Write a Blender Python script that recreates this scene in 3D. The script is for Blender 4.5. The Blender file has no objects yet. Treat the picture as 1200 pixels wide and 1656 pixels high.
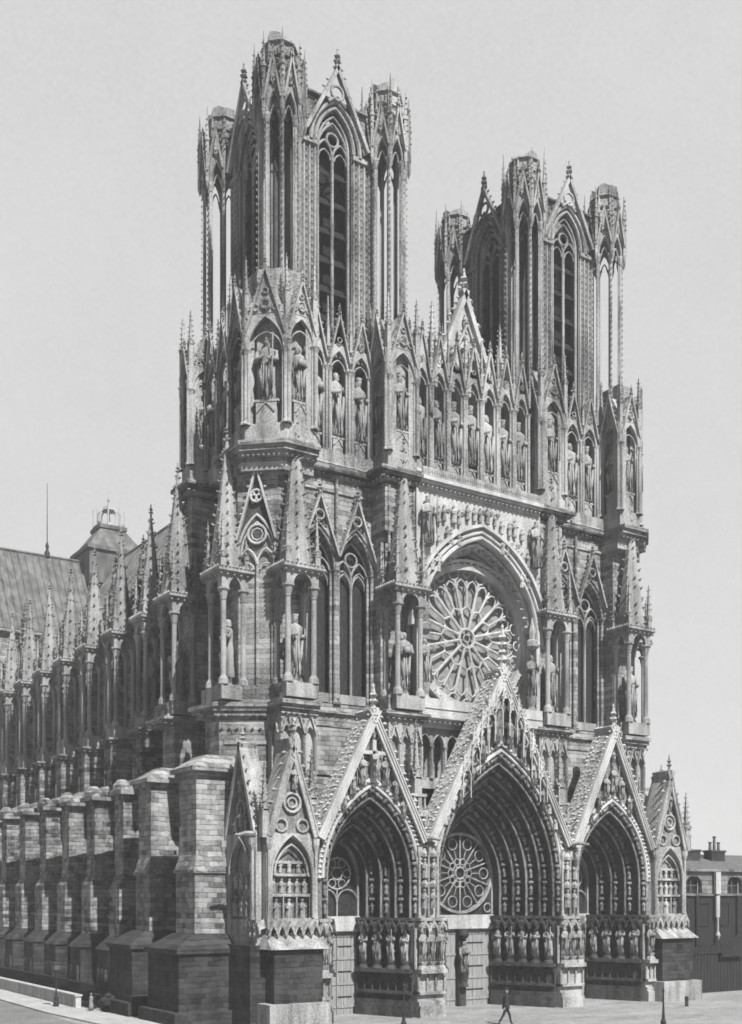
import bpy, math, random
from math import sin, cos, pi, sqrt, radians
from mathutils import Matrix, Vector
random.seed(7)
S = bpy.context.scene
# ---------------------------------------------------------------- camera, sky, sun
cd = bpy.data.cameras.new('camera'); cam = bpy.data.objects.new('camera', cd); S.collection.objects.link(cam); S.camera = cam
cam.location = (-64.75, -80.0, 10.0); cam.rotation_euler = (pi/2, 0, -radians(33.148))
cd.sensor_fit = 'HORIZONTAL'; cd.sensor_width = 36; cd.lens = 36*1822.1/1200; cd.shift_y = 622/1200
cd.clip_start = 0.5; cd.clip_end = 3000
SUN_AZ = radians(-2); SUN_EL = radians(49)          # sun stands almost square to the west front, a little to its left
sd = Vector((sin(SUN_AZ)*cos(SUN_EL), -cos(SUN_AZ)*cos(SUN_EL), sin(SUN_EL)))
W = bpy.data.worlds.new('World'); S.world = W; W.use_nodes = True
nt = W.node_tree; nt.nodes.clear()
out = nt.nodes.new('ShaderNodeOutputWorld'); bg = nt.nodes.new('ShaderNodeBackground'); sky = nt.nodes.new('ShaderNodeTexSky')
sky.sky_type = 'NISHITA'; sky.sun_disc = False; sky.sun_elevation = SUN_EL; sky.sun_rotation = pi - SUN_AZ
bw = nt.nodes.new('ShaderNodeRGBToBW'); mixs = nt.nodes.new('ShaderNodeMix'); mixs.data_type = 'RGBA'
tcw = nt.nodes.new('ShaderNodeTexCoord'); nzw = nt.nodes.new('ShaderNodeTexNoise'); nzw.inputs['Scale'].default_value = 5.0; nzw.inputs['Roughness'].default_value = .75; nzw.inputs['Detail'].default_value = 6
crw = nt.nodes.new('ShaderNodeValToRGB'); crw.color_ramp.elements[0].position = .3; crw.color_ramp.elements[1].position = .75
crw.color_ramp.elements[0].color = (3.38, 3.38, 3.38, 1); crw.color_ramp.elements[1].color = (3.92, 3.92, 3.92, 1)
nz2 = nt.nodes.new('ShaderNodeTexNoise'); nz2.inputs['Scale'].default_value = 320; nz2.inputs['Detail'].default_value = 3; mn = nt.nodes.new('ShaderNodeMath'); mn.operation = 'MULTIPLY_ADD'; mn.inputs[1].default_value = .55
nt.links.new(tcw.outputs['Generated'], nzw.inputs['Vector']); nt.links.new(tcw.outputs['Generated'], nz2.inputs['Vector']); ma = nt.nodes.new('ShaderNodeMath'); ma.operation = 'MULTIPLY'; ma.inputs[1].default_value = .45
nt.links.new(nz2.outputs['Fac'], ma.inputs[0]); nt.links.new(nzw.outputs['Fac'], mn.inputs[0]); nt.links.new(ma.outputs[0], mn.inputs[2]); nt.links.new(mn.outputs[0], crw.inputs[0])
nt.links.new(sky.outputs[0], bw.inputs[0]); nt.links.new(bw.outputs[0], mixs.inputs[6]); nt.links.new(crw.outputs[0], mixs.inputs[7])
mixs.inputs[0].default_value = 0.93                    # thin even cloud over the clear sky
sz = nt.nodes.new('ShaderNodeSeparateXYZ'); mrz = nt.nodes.new('ShaderNodeMapRange'); nt.links.new(tcw.outputs['Generated'], sz.inputs[0]); nt.links.new(sz.outputs[2], mrz.inputs[0])
mrz.inputs[1].default_value = .62; mrz.inputs[2].default_value = .95; mrz.inputs[3].default_value = 1; mrz.inputs[4].default_value = .3   # unseen sky overhead dimmed to deepen the shade
mz = nt.nodes.new('ShaderNodeMix'); mz.data_type = 'RGBA'; mz.blend_type = 'MULTIPLY'; mz.inputs[0].default_value = 1; nt.links.new(mixs.outputs[2], mz.inputs[6]); nt.links.new(mrz.outputs[0], mz.inputs[7])
mrx = nt.nodes.new('ShaderNodeMapRange'); nt.links.new(sz.outputs[0], mrx.inputs[0]); mrx.inputs[1].default_value = -.75; mrx.inputs[2].default_value = .1; mrx.inputs[3].default_value = .3; mrx.inputs[4].default_value = 1   # unseen side of the sky dimmed to deepen shade on north faces
mx = nt.nodes.new('ShaderNodeMix'); mx.data_type = 'RGBA'; mx.blend_type = 'MULTIPLY'; mx.inputs[0].default_value = 1; nt.links.new(mz.outputs[2], mx.inputs[6]); nt.links.new(mrx.outputs[0], mx.inputs[7])
nt.links.new(mx.outputs[2], bg.inputs['Color']); bg.inputs['Strength'].default_value = 0.1
nt.links.new(bg.outputs[0], out.inputs['Surface'])
ld = bpy.data.lights.new('sun', 'SUN'); ld.energy = 5.0; ld.angle = radians(0.6); ld.color = (1, .995, .985)
lo = bpy.data.objects.new('sun', ld); S.collection.objects.link(lo); lo.rotation_euler = sd.to_track_quat('Z', 'Y').to_euler()
S.view_settings.view_transform = 'Standard'; S.view_settings.look = 'None'; S.view_settings.exposure = 0.95; S.view_settings.gamma = 1
S.render.engine = 'CYCLES'; S.cycles.max_bounces = 5; S.cycles.diffuse_bounces = 2; S.cycles.filter_width = 1.7

# ---------------------------------------------------------------- materials
def new_mat(name, rough=.9):
    m = bpy.data.materials.new(name); m.use_nodes = True
    b = m.node_tree.nodes['Principled BSDF']; b.inputs['Roughness'].default_value = rough
    if 'Specular IOR Level' in b.inputs: b.inputs['Specular IOR Level'].default_value = .15
    return m, m.node_tree, b
class NG:
    def __init__(s, t): s.t = t
    def n(s, typ, **kw):
        x = s.t.nodes.new(typ)
        for k, v in kw.items(): setattr(x, k, v)
        return x
    def l(s, a, b): s.t.links.new(a, b)
    def math(s, op, a, b=None, c=None):
        x = s.t.nodes.new('ShaderNodeMath'); x.operation = op
        for i, v in enumerate((a, b, c)):
            if v is None: continue
            if isinstance(v, (int, float)): x.inputs[i].default_value = v
            else: s.l(v, x.inputs[i])
        return x.outputs[0]
    def noise(s, vec, scale, detail=4, rough=.6, sc=None):
        if sc:
            mp = s.n('ShaderNodeMapping'); mp.inputs['Scale'].default_value = sc; s.l(vec, mp.inputs[0]); vec = mp.outputs[0]
        x = s.n('ShaderNodeTexNoise'); x.inputs['Scale'].default_value = scale; x.inputs['Detail'].default_value = detail; x.inputs['Roughness'].default_value = rough
        s.l(vec, x.inputs['Vector']); return x.outputs['Fac']
    def ramp(s, f, p0, v0, p1, v1):
        x = s.n('ShaderNodeMapRange'); s.l(f, x.inputs[0]); x.inputs[1].default_value = p0; x.inputs[2].default_value = p1
        x.inputs[3].default_value = v0; x.inputs[4].default_value = v1; return x.outputs[0]
def stone(name, lo, hi, course=0, soot=.55, bump=.05, grain=3.0):
    """weathered limestone: drifting soot, vertical rain streaks, fine pitting, optional courses of blocks"""
    m, t, b = new_mat(name); g = NG(t)
    P = g.n('ShaderNodeNewGeometry').outputs['Position']
    big = g.ramp(g.noise(P, .16, 5, .65), .35, 0, .65, 1)
    st = g.ramp(g.noise(P, 1.0, 4, .6, (.9, .9, .12)), .38, 0, .66, 1)
    fine = g.ramp(g.noise(P, grain, 6, .75), .3, 0, .7, 1)
    k_ = .55 if course else 1; v = g.math('ADD', g.math('ADD', g.math('MULTIPLY', big, .22*k_), (1-k_)*.5), g.math('ADD', g.math('MULTIPLY', st, .33*k_), g.math('MULTIPLY', fine, .45*k_)))
    h = g.math('MULTIPLY', fine, 1)
    if course:
        sp = g.n('ShaderNodeSeparateXYZ'); g.l(P, sp.inputs[0])
        zz = g.math('DIVIDE', g.math('ADD', sp.outputs[2], g.math('MULTIPLY', g.noise(P, .45, 3), .34)), course); row = g.math('FLOOR', zz); fr = g.math('FRACT', zz)
        xx = g.math('DIVIDE', g.math('ADD', g.math('ADD', sp.outputs[0], sp.outputs[1]), g.math('MULTIPLY', row, .37)), course*1.9)
        col = g.math('FLOOR', xx); fx = g.math('FRACT', xx)
        cb = g.n('ShaderNodeCombineXYZ'); g.l(row, cb.inputs[0]); g.l(col, cb.inputs[1])
        wn = g.n('ShaderNodeTexWhiteNoise'); g.l(cb.outputs[0], wn.inputs['Vector'])
        jz = g.math('LESS_THAN', fr, .11); jx = g.math('LESS_THAN', fx, .05)
        rown = g.n('ShaderNodeTexWhiteNoise', noise_dimensions='1D'); g.l(row, rown.inputs['W'])
        v = g.math('ADD', v, g.math('MULTIPLY', g.math('SUBTRACT', wn.outputs['Value'], .5), .27))
        v = g.math('ADD', v, g.math('MULTIPLY', g.math('SUBTRACT', rown.outputs['Value'], .5), .17))
        jn = g.ramp(g.noise(P, 1.1, 4, .7), .38, .1, .6, 1)
        j = g.math('MULTIPLY', g.math('MAXIMUM', jz, g.math('MULTIPLY', jx, .5)), jn)
        v = g.math('SUBTRACT', v, g.math('MULTIPLY', j, .32)); h = g.math('SUBTRACT', g.math('ADD', h, g.math('MULTIPLY', wn.outputs['Value'], .6)), g.math('MULTIPLY', j, 1.6))
    val = g.ramp(v, .5-soot*.48, lo, .5+soot*.36, hi)
    c = g.n('ShaderNodeCombineColor'); [g.l(val, c.inputs[i]) for i in range(3)]
    g.l(c.outputs[0], b.inputs['Base Color'])
    bm = g.n('ShaderNodeBump'); bm.inputs['Distance'].default_value = bump; bm.inputs['Strength'].default_value = .9; g.l(h, bm.inputs['Height']); g.l(bm.outputs[0], b.inputs['Normal'])
    return m
def plain(name, lo, hi, scale=1.5, sc=(1, 1, 1), rough=.85, bump=.02, metal=0):
    m, t, b = new_mat(name, rough); g = NG(t); P = g.n('ShaderNodeNewGeometry').outputs['Position']
    f = g.noise(P, scale, 6, .7, sc); val = g.ramp(f, .32, lo, .68, hi)
    c = g.n('ShaderNodeCombineColor'); [g.l(val, c.inputs[i]) for i in range(3)]; g.l(c.outputs[0], b.inputs['Base Color'])
    b.inputs['Metallic'].default_value = metal
    bm = g.n('ShaderNodeBump'); bm.inputs['Distance'].default_value = bump; g.l(f, bm.inputs['Height']); g.l(bm.outputs[0], b.inputs['Normal'])
    return m
M_WALL = stone('coursed_limestone', .045, .34, .42, .6, .05, 5.0)
M_DARKWALL = stone('dark_limestone', .01, .05, .42)  # much darker than the main coursed limestone
M_CARVE = stone('carved_limestone', .08, .38, 0, .6, .05, 6.0)
M_LIGHT = stone('rainwashed_limestone', .22, .44, 0, .6, .04, 6.0)
M_STATUE = stone('statue_limestone', .08, .31, 0, .6, .03, 7.0)
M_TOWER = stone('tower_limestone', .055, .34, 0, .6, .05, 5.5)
M_TOWERWALL = stone('tower_recess_shade_stone', .025, .19, 0, .6, .05, 5.5)  # darker copy of the tower stone; shade between shafts put into the colour
M_DEEP = stone('recess_shade_carving', .012, .07, 0, .6, .05, 3.0)  # darkened carving stone; the shade of deep recesses is put into its colour
M_LEAD = plain('lead_roofing', .035, .14, .9, (1, 1, .3), .6)
M_GLASS = plain('leaded_window_panes', .008, .04, 3.5, (1, 1, 1), .35)
M_ROSEGLASS = plain('rose_window_panes', .10, .24, 1.6, (1, 1, 1), .5)
M_DOOR = plain('weathered_door_planks', .12, .28, 2.5, (3, 3, .25), .8)
M_WOOD = plain('belfry_timber', .004, .015, 3)  # near-black; the gloom of the belfry openings is put into the colour
M_IRON = plain('black_iron', .012, .03, 4, rough=.6)
M_CLOTH = plain('dark_cloth', .012, .035, 6)
M_PALE = plain('pale_cloth', .12, .24, 6)
M_SKIN = plain('skin', .25, .4, 6)
M_SLATE = plain('slate_roof', .05, .12, 2.0, (1, 1, 4))
M_PLASTER = stone('house_stone', .04, .22, .5)
M_HOARD = plain('tarred_boards', .006, .03, 2, (4, 4, .3))

# ---------------------------------------------------------------- mesh builder
class MB:
    def __init__(s): s.v = []; s.f = []; s.m = Matrix.Identity(4); s.st = []
    def push(s, m): s.st.append(s.m); s.m = s.m @ m; return s
    def pop(s): s.m = s.st.pop()
    def add(s, vs, fs):
        o = len(s.v); m = s.m
        a, b, c, d = m[0]; e, f, g, h = m[1]; i, j, k, l = m[2]
        s.v.extend([(a*x+b*y+c*z+d, e*x+f*y+g*z+h, i*x+j*y+k*z+l) for x, y, z in vs])
        s.f.extend([tuple(q+o for q in F) for F in fs])
    def box(s, x0, x1, y0, y1, z0, z1):
        s.add([(x0,y0,z0),(x1,y0,z0),(x1,y1,z0),(x0,y1,z0),(x0,y0,z1),(x1,y0,z1),(x1,y1,z1),(x0,y1,z1)],
              [(0,3,2,1),(4,5,6,7),(0,1,5,4),(1,2,6,5),(2,3,7,6),(3,0,4,7)])
    def frus(s, x0, x1, y0, y1, z0, X0, X1, Y0, Y1, z1):
        s.add([(x0,y0,z0),(x1,y0,z0),(x1,y1,z0),(x0,y1,z0),(X0,Y0,z1),(X1,Y0,z1),(X1,Y1,z1),(X0,Y1,z1)],
              [(0,3,2,1),(4,5,6,7),(0,1,5,4),(1,2,6,5),(2,3,7,6),(3,0,4,7)])
    def ext(s, poly, y0, y1):                     # polygon in XZ, extruded in Y
        n = len(poly)
        s.add([(x,y0,z) for x,z in poly]+[(x,y1,z) for x,z in poly],
              [tuple(range(n)), tuple(range(2*n-1, n-1, -1))]+[(i,i+n,(i+1)%n+n,(i+1)%n) for i in range(n)])
    def prism(s, poly, z0, z1, k=1.0, c=None):    # polygon in XY, extruded in Z (top scaled k about c)
        n = len(poly); c = c or (sum(p[0] for p in poly)/n, sum(p[1] for p in poly)/n)
        s.add([(x,y,z0) for x,y in poly]+[(c[0]+(x-c[0])*k, c[1]+(y-c[1])*k, z1) for x,y in poly],
              [tuple(range(n-1,-1,-1)), tuple(range(n,2*n))]+[(i,(i+1)%n,(i+1)%n+n,i+n) for i in range(n)])
    def lathe(s, cx, cy, prof, n=8, ph=0):        # prof: (r,z) list
        vs = []
        for r, z in prof: vs += [(cx+r*cos(ph+2*pi*i/n), cy+r*sin(ph+2*pi*i/n), z) for i in range(n)]
        fs = [(k*n+i, k*n+(i+1)%n, (k+1)*n+(i+1)%n, (k+1)*n+i) for k in range(len(prof)-1) for i in range(n)]
        fs += [tuple(range(n-1,-1,-1)), tuple(range((len(prof)-1)*n, len(prof)*n))]
        s.add(vs, fs)
    def octa(s, x, y, z, r, h=None, ry=None):
        h = h or r; ry = ry or r
        s.add([(x+r,y,z),(x,y+ry,z),(x-r,y,z),(x,y-ry,z),(x,y,z+h),(x,y,z-h)], [(0,1,4),(1,2,4),(2,3,4),(3,0,4),(1,0,5),(2,1,5),(3,2,5),(0,3,5)])
    def band(s, path, w0, w1, y0, y1, closed=False):   # rectangular section along an XZ path; offsets w0..w1 along left normal
        n = len(path); vs = []
        for i, (x, z) in enumerate(path):
            a = path[i-1] if (i or closed) else path[i]; b = path[(i+1)%n] if (i < n-1 or closed) else path[i]
            dx, dz = b[0]-a[0], b[1]-a[1]; L = math.hypot(dx, dz) or 1; nx, nz = -dz/L, dx/L
            vs += [(x+nx*w0,y0,z+nz*w0),(x+nx*w1,y0,z+nz*w1),(x+nx*w1,y1,z+nz*w1),(x+nx*w0,y1,z+nz*w0)]
        m = n if closed else n-1
        fs = [(4*i+j, 4*i+(j+1)%4, 4*((i+1)%n)+(j+1)%4, 4*((i+1)%n)+j) for i in range(m) for j in range(4)]
        if not closed: fs += [(3,2,1,0), (4*n-4,4*n-3,4*n-2,4*n-1)]
        s.add(vs, fs)
    def roll(s, path, r, y, closed=False, n=6, off=0):  # round moulding along an XZ path
        N = len(path); vs = []
        for i, (x, z) in enumerate(path):
            a = path[i-1] if (i or closed) else path[i]; b = path[(i+1)%N] if (i < N-1 or closed) else path[i]
            dx, dz = b[0]-a[0], b[1]-a[1]; L = math.hypot(dx, dz) or 1; nx, nz = -dz/L, dx/L
            vs += [(x+nx*(off+r*cos(2*pi*j/n)), y+r*sin(2*pi*j/n), z+nz*(off+r*cos(2*pi*j/n))) for j in range(n)]
        m = N if closed else N-1
        s.add(vs, [(n*i+j, n*i+(j+1)%n, n*((i+1)%N)+(j+1)%n, n*((i+1)%N)+j) for i in range(m) for j in range(n)])
    def tube(s, pts, rad, n=6):
        vs = []; pts = [Vector(p) for p in pts]
        for i, p in enumerate(pts):
            d = (pts[min(i+1,len(pts)-1)]-pts[max(i-1,0)]).normalized()
            u = d.cross(Vector((0,0,1))); u = u.normalized() if u.length > .05 else Vector((1,0,0)); w = d.cross(u)
            r = rad[i] if isinstance(rad, (list,tuple)) else rad
            vs += [tuple(p+u*(r*cos(2*pi*j/n))+w*(r*sin(2*pi*j/n))) for j in range(n)]
        fs = [(n*i+j, n*i+(j+1)%n, n*(i+1)+(j+1)%n, n*(i+1)+j) for i in range(len(pts)-1) for j in range(n)]
        fs += [tuple(range(n-1,-1,-1)), tuple(range(n*(len(pts)-1), n*len(pts)))]
        s.add(vs, fs)
    def mesh(s, name, mat, smooth=False):
        me = bpy.data.meshes.new(name); me.from_pydata(s.v, [], s.f); me.materials.append(mat); me.update()
        if smooth: me.polygons.foreach_set('use_smooth', [True]*len(me.polygons))
        return me
    def obj(s, name, mat, parent=None, label=None, smooth=False):
        return link(name, s.mesh(name, mat, smooth), parent, label)
def link(name, data, parent=None, label=None):
    o = bpy.data.objects.new(name, data); S.collection.objects.link(o); o.parent = parent
    if label: o['label'] = label
    return o
def thing(o, label, cat, group=None, kind=None):
    o['label'] = label; o['category'] = cat
    if group: o['group'] = group
    if kind: o['kind'] = kind
    return o
T = Matrix.Translation
def RZ(a): return Matrix.Rotation(radians(a), 4, 'Z')
def seg(p0, p1):                                   # local x runs p0->p1, local y goes into the wall
    dx, dy = p1[0]-p0[0], p1[1]-p0[1]
    return T((p0[0], p0[1], 0)) @ Matrix.Rotation(math.atan2(dy, dx), 4, 'Z'), math.hypot(dx, dy)

# ---------------------------------------------------------------- gothic kit
def parch(a, h, n=8):
    R = (a*a+h*h)/(2*a); t = math.atan2(h, R-a) if R > a else pi/2
    t = math.acos((R-a)/R)
    L = [(R-a-R*cos(t*i/n), R*sin(t*i/n)) for i in range(n+1)]
    return L+[(-x, z) for x, z in L[-2::-1]]
def at(path, cx, z): return [(cx+x, z+y) for x, y in path]
def legs(path, z0): return [(path[0][0], z0)]+path+[(path[-1][0], z0)]
def wall_open(mb, x0, x1, z0, z1, ops, y0, y1):    # ops: (cx, half, zb, zspring, rise), left to right
    xs = [x0]+[(ops[i][0]+ops[i+1][0])/2 for i in range(len(ops)-1)]+[x1]
    for i, (cx, a, zb, zs, h) in enumerate(ops):
        p = at(parch(a, h), cx, zs)
        mb.ext([(xs[i],zb),(xs[i],z1),(cx,z1),(cx,zs+h)]+p[len(p)//2-1::-1]+[(cx-a,zb)], y0, y1)
        mb.ext([(cx,zs+h),(cx,z1),(xs[i+1],z1),(xs[i+1],zb),(cx+a,zb)]+p[:len(p)//2:-1], y0, y1)
        if zb > z0: mb.box(xs[i], xs[i+1], y0, y1, z0, zb)
def colon(mb, x, y, z0, z1, r, n=8, cap=None, base=None):
    cap = cap or r*2.6; base = base or r*2.2
    mb.lathe(x, y, [(r*2,z0),(r*2,z0+base*.4),(r*1.35,z0+base*.7),(r,z0+base),(r,z1-cap),(r*1.25,z1-cap),(r*1.1,z1-cap*.85),(r*1.9,z1-cap*.15),(r*2.1,z1-cap*.1),(r*2.1,z1)], n)
def crock(mb, p0, p1, n, s0, out):                  # leaf knobs along an edge, leaning out
    for i in range(n):
        if random.random() < .05: continue
        s = s0*random.uniform(.75, 1.25); t = (i+.6+random.uniform(-.12, .12))/n; x, y, z = [p0[k]+(p1[k]-p0[k])*t for k in range(3)]
        mb.octa(x+out[0]*s, y+out[1]*s, z+out[2]*s, s*.55+abs(out[0])*s*.45, s*.7, s*.55+abs(out[1])*s*.45)
def finial(mb, x, y, z, s):
    mb.lathe(x, y, [(s*.28,z-s*.4),(s*.16,z+s*.6),(s*.2,z+s*1.6),(s*.1,z+s*2.1)], 6)
    for k, q in ((.55,.6),(1.25,.42)):
        for i in range(4):
            a = i*pi/2; mb.octa(x+cos(a)*s*q*.6, y+sin(a)*s*q*.6, z+s*k, s*.3, s*.28)
    mb.octa(x, y, z+s*2.2, s*.2, s*.4)
def cornice(mb, x0, x1, y, z, h=.55, p=.6, dots=True, step=.55):   # wall face at y, sticks out to y-p, top at z
    mb.box(x0, x1, y-p, y+.3, z-h*.35, z); mb.box(x0, x1, y-p*.72, y+.3, z-h*.55, z-h*.352); mb.box(x0, x1, y-p*.25, y+.3, z-h, z-h*.552)
    if dots:
        n = max(1, int((x1-x0)/step))
        for i in range(n):
            x = x0+(i+.5)*(x1-x0)/n; mb.octa(x, y-p*.5, z-h*.8, .16, .14)
def cap_ring(mb, x0, x1, y0, y1, z, h=.5, p=.5, dots=True):        # moulded cap all round a pier
    mb.box(x0-p, x1+p, y0-p, y1+p, z-h*.35, z); mb.box(x0-p*.7, x1+p*.7, y0-p*.7, y1+p*.7, z-h*.6, z-h*.352); mb.box(x0-p*.25, x1+p*.25, y0-p*.25, y1+p*.25, z-h, z-h*.602)
    if dots:
        for i in range(int((x1-x0+2*p)/.6)):
            for yy in (y0-p*.55, y1+p*.55): mb.octa(x0-p+.3+i*.6, yy, z-h*.85, .15, .13)
        for i in range(int((y1-y0+2*p)/.6)):
            for xx in (x0-p*.55, x1+p*.55): mb.octa(xx, y0-p+.3+i*.6, z-h*.85, .15, .13)
def gablet(mb, cx, half, zb, zt, y0, y1, w=.22, nc=5, cs=.16, fin=.35, panel=None):
    L = [(cx-half,zb),(cx,zt)]; R = [(cx,zt),(cx+half,zb)]
    mb.band(L, -w, 0, y0, y1); mb.band(R, -w, 0, y0, y1)
    ym = (y0+y1)/2
    for sg in (-1, 1):
        d = math.hypot(half, zt-zb); ox, oz = sg*(zt-zb)/d, half/d
        crock(mb, (cx+sg*half, ym, zb), (cx, ym, zt), nc, cs, (ox, 0, oz))
    if fin: finial(mb, cx, ym, zt, fin)
    if panel is not None: mb.ext([(cx-half+w,zb),(cx+half-w,zb),(cx,zt-w)], panel, panel+.15)
def circ(cx, cz, r, n=16, a0=0): return [(cx+r*cos(a0+2*pi*i/n), cz+r*sin(a0+2*pi*i/n)) for i in range(n)]
def spire(mb, cx, cy, z0, z1, r, n=8, rows=10, cs=.16, fin=.4):
    ph = pi/n; mb.lathe(cx, cy, [(r,z0),(.06,z1)], n, ph)
    for i in range(n):
        a = ph+2*pi*i/n
        for k in range(rows):
            if random.random() < .06: continue
            t = (k+.5+random.uniform(-.2, .2))/rows; q = r*(1-t)+.06*t+cs*.45; s_ = cs*(1-.35*t)*random.uniform(.75, 1.3); z = z0+(z1-z0)*t
            mb.octa(cx+q*cos(a), cy+q*sin(a), z, s_, s_*.8); mb.octa(cx+(q+s_*.7)*cos(a), cy+(q+s_*.7)*sin(a), z+s_*.6, s_*.55, s_*.7)
    if fin: finial(mb, cx, cy, z1, fin)
def pinnacle(mb, cx, cy, z0, zs, z1, w, cs=.1, rows=6):
    mb.box(cx-w/2, cx+w/2, cy-w/2, cy+w/2, z0, zs)
    for k in range(4):
        mb.push(T((cx, cy, 0)) @ RZ(90*k)); gablet(mb, 0, w*.6, zs-w*.2, zs+w*1.1, -w*.58, -w*.4, w*.12, 2, cs, 0, -w*.5); mb.pop()
    spire(mb, cx, cy, zs, z1, w*.5, 4, rows, cs, w*.3)
def tracery2(mb, cx, a, z0, zs, h, y, r=.12):      # two lights and a circle inside an arch
    p = at(parch(a, h), cx, zs); mb.roll(legs(p, z0), r, y)
    mb.tube([(cx,y,z0),(cx,y,zs)], r)
    for sg in (-1, 1):
        q = at(parch(a*.5, h*.5), cx+sg*a*.5, zs-.2); mb.roll(legs(q, z0), r*.8, y)
        mb.roll(at([(x*.75, z*.55) for x, z in parch(a*.5, h*.5)], cx+sg*a*.5, zs-h*.12), r*.55, y)
    cr = a*.36; mb.roll(circ(cx, zs+h*.5, cr, 14), r*.8, y, True)
def teeth(mb, p0, p1, z, n, s=.5, dep=.75):        # row of little gabled canopies
    m, L = seg(p0, p1); mb.push(m); w = L/n
    for i in range(n):
        x = (i+.5)*w
        mb.ext([(x-w*.47,z),(x-w*.47,z+s*.5),(x,z+s*1.6),(x+w*.47,z+s*.5),(x+w*.47,z),(x+w*.3,z),(x+w*.3,z+s*.3),(x,z+s*.95),(x-w*.3,z+s*.3),(x-w*.3,z)], -dep, -dep+.16)
        mb.box(x-w*.47, x-w*.36, -dep+.162, .1, z, z+s*.5)
        mb.add([(x-w*.47,-dep+.1,z+s*.5),(x,-dep+.1,z+s*1.55),(x+w*.47,-dep+.1,z+s*.5),(x-w*.47,.2,z+s*.9),(x,.2,z+s*2.0),(x+w*.47,.2,z+s*.9)], [(0,1,4,3),(1,2,5,4)])
        mb.octa(x-w*.5, -dep, z-.1, .12, .25)
    mb.pop()

# ---------------------------------------------------------------- statues (six draped figures, head and arms, unit height)
def figure(kind):
    rnd = random.Random(kind*13+5); mb = MB(); N = 18
    lean = rnd.uniform(-.02, .02)
    rings = [(0,.13,.12),(.03,.15,.13),(.12,.145,.125),(.25,.135,.12),(.38,.135,.115),(.5,.14,.115),(.58,.125,.1),(.66,.135,.1),(.74,.155,.1),(.80,.155,.088),(.828,.10,.07),(.843,.045,.045),(.858,.032,.036),(.872,.042,.052),(.9,.05,.06),(.935,.052,.06),(.965,.042,.048),(.98,.015,.015)]
    vs = []
    ph = rnd.uniform(0, 6); k1 = rnd.choice((6, 7, 8))
    for z, rx, ry in rings:
        am = .26*max(0, 1-z/.7) + (.07 if .5 < z < .82 else 0)
        cx = lean*sin(z*5+ph)*1.5; cy = -.012 if z > .84 else 0
        for i in range(N):
            a = 2*pi*i/N; f = 1+am*sin(k1*a+ph+z*3*(kind % 3))
            if .84 < z: f = 1
            vs.append((cx+rx*f*cos(a), cy+ry*f*sin(a), z))
    # face: nose, brow
    fs = [(k*N+i, k*N+(i+1)%N, (k+1)*N+(i+1)%N, (k+1)*N+i) for k in range(len(rings)-1) for i in range(N)]
    fs += [tuple(range(N-1,-1,-1)), tuple(range((len(rings)-1)*N, len(rings)*N))]
    mb.add(vs, fs)
    mb.add([(-.012,-.088,.925),(.012,-.088,.925),(0,-.108,.905),(0,-.085,.9)], [(0,1,2),(0,2,3),(1,3,2)])
    hands = [[(.16,-.02,.77),(.19,-.06,.63),(.07,-.17,.62)], [(-.16,-.02,.77),(-.19,-.07,.62),(-.05,-.17,.66)]]
    if kind == 1: hands[0] = [(.16,-.02,.77),(.2,-.08,.64),(.16,-.2,.75)]
    if kind == 2: hands[1] = [(-.16,-.02,.77),(-.21,-.03,.6),(-.17,-.09,.46)]
    if kind == 4: hands[0] = [(.16,-.02,.77),(.22,-.1,.68),(.2,-.16,.86)]
    for h in hands: mb.tube(h, [.05, .05, .03], 6); mb.octa(*h[2], .035, .045)
    if kind in (0, 3, 5):                           # crown
        mb.lathe(0, -.01, [(.05,.945),(.056,.95),(.066,.995),(.052,.995),(.045,.955)], 8)
    if kind in (0, 1, 4): mb.lathe(0, -.045, [(.012,.83),(.03,.86),(.036,.885),(.02,.9)], 7)      # beard
    mb.lathe(0, .012, [(.062,.845),(.066,.87),(.064,.91),(.056,.95),(.03,.975)], 9)                # hair
    for i in range(5): a = -2.3+i*.38; mb.tube([(.13*cos(a),.115*sin(a),.6),(.155*cos(a+.06),.14*sin(a+.06),.3),(.16*cos(a),.145*sin(a),.03)], [.012,.022,.02], 4)
    if kind in (1, 3): mb.tube([(.13,-.2,.2),(.15,-.2,1.0)], .014, 5)
    if kind == 2: mb.box(-.09, .09, -.2, -.15, .6, .7)
    # cloak folds falling from the arm
    mb.tube([(-.1,-.12,.64),(-.11,-.13,.4),(-.06,-.12,.15)], [.04,.045,.03], 5); mb.tube([(.08,-.12,.6),(.06,-.13,.35),(.09,-.12,.1)], [.035,.04,.03], 5)
    return mb.mesh('statue', M_STATUE, True)
FIG = [figure(k) for k in range(6)]
def statue(parent, x, y, z, rot, h, kind=None, label=None):
    kind = random.randrange(6) if kind is None else kind
    o = link('statue', FIG[kind], parent, label); o.location = (x, y, z); o.rotation_euler = (0, 0, rot); w = h*random.uniform(.76, .9)
    o.scale = (w, w, h); return o
def world_statue(parent, mat, x, y, z, h, kind=None, turn=0, label=None):    # placed in the local frame `mat` (y into the wall)
    p = mat @ Vector((x, y, z)); a = math.atan2(mat[1][0], mat[0][0]); return statue(parent, p.x, p.y, p.z, a+radians(turn), h, kind, label)
def small_figure(mb, x, y, z, h, t=0):             # carved relief figure kept inside a larger carving
    r = random.uniform(.85, 1.15); j = random.uniform(-.03, .03)*h
    mb.lathe(x+j, y, [(.16*h*r,z),(.14*h*r,z+.35*h),(.17*h*r,z+.62*h),(.09*h,z+.76*h),(.05*h,z+.79*h),(.085*h,z+.86*h),(.08*h,z+.94*h),(.02*h,z+h)], 7, random.random()*2)
    mb.octa(x+j+.12*h, y-.1*h, z+.55*h, .1*h); mb.octa(x+j-.12*h, y-.1*h, z+.5*h, .1*h)
G0 = -.25
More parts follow.
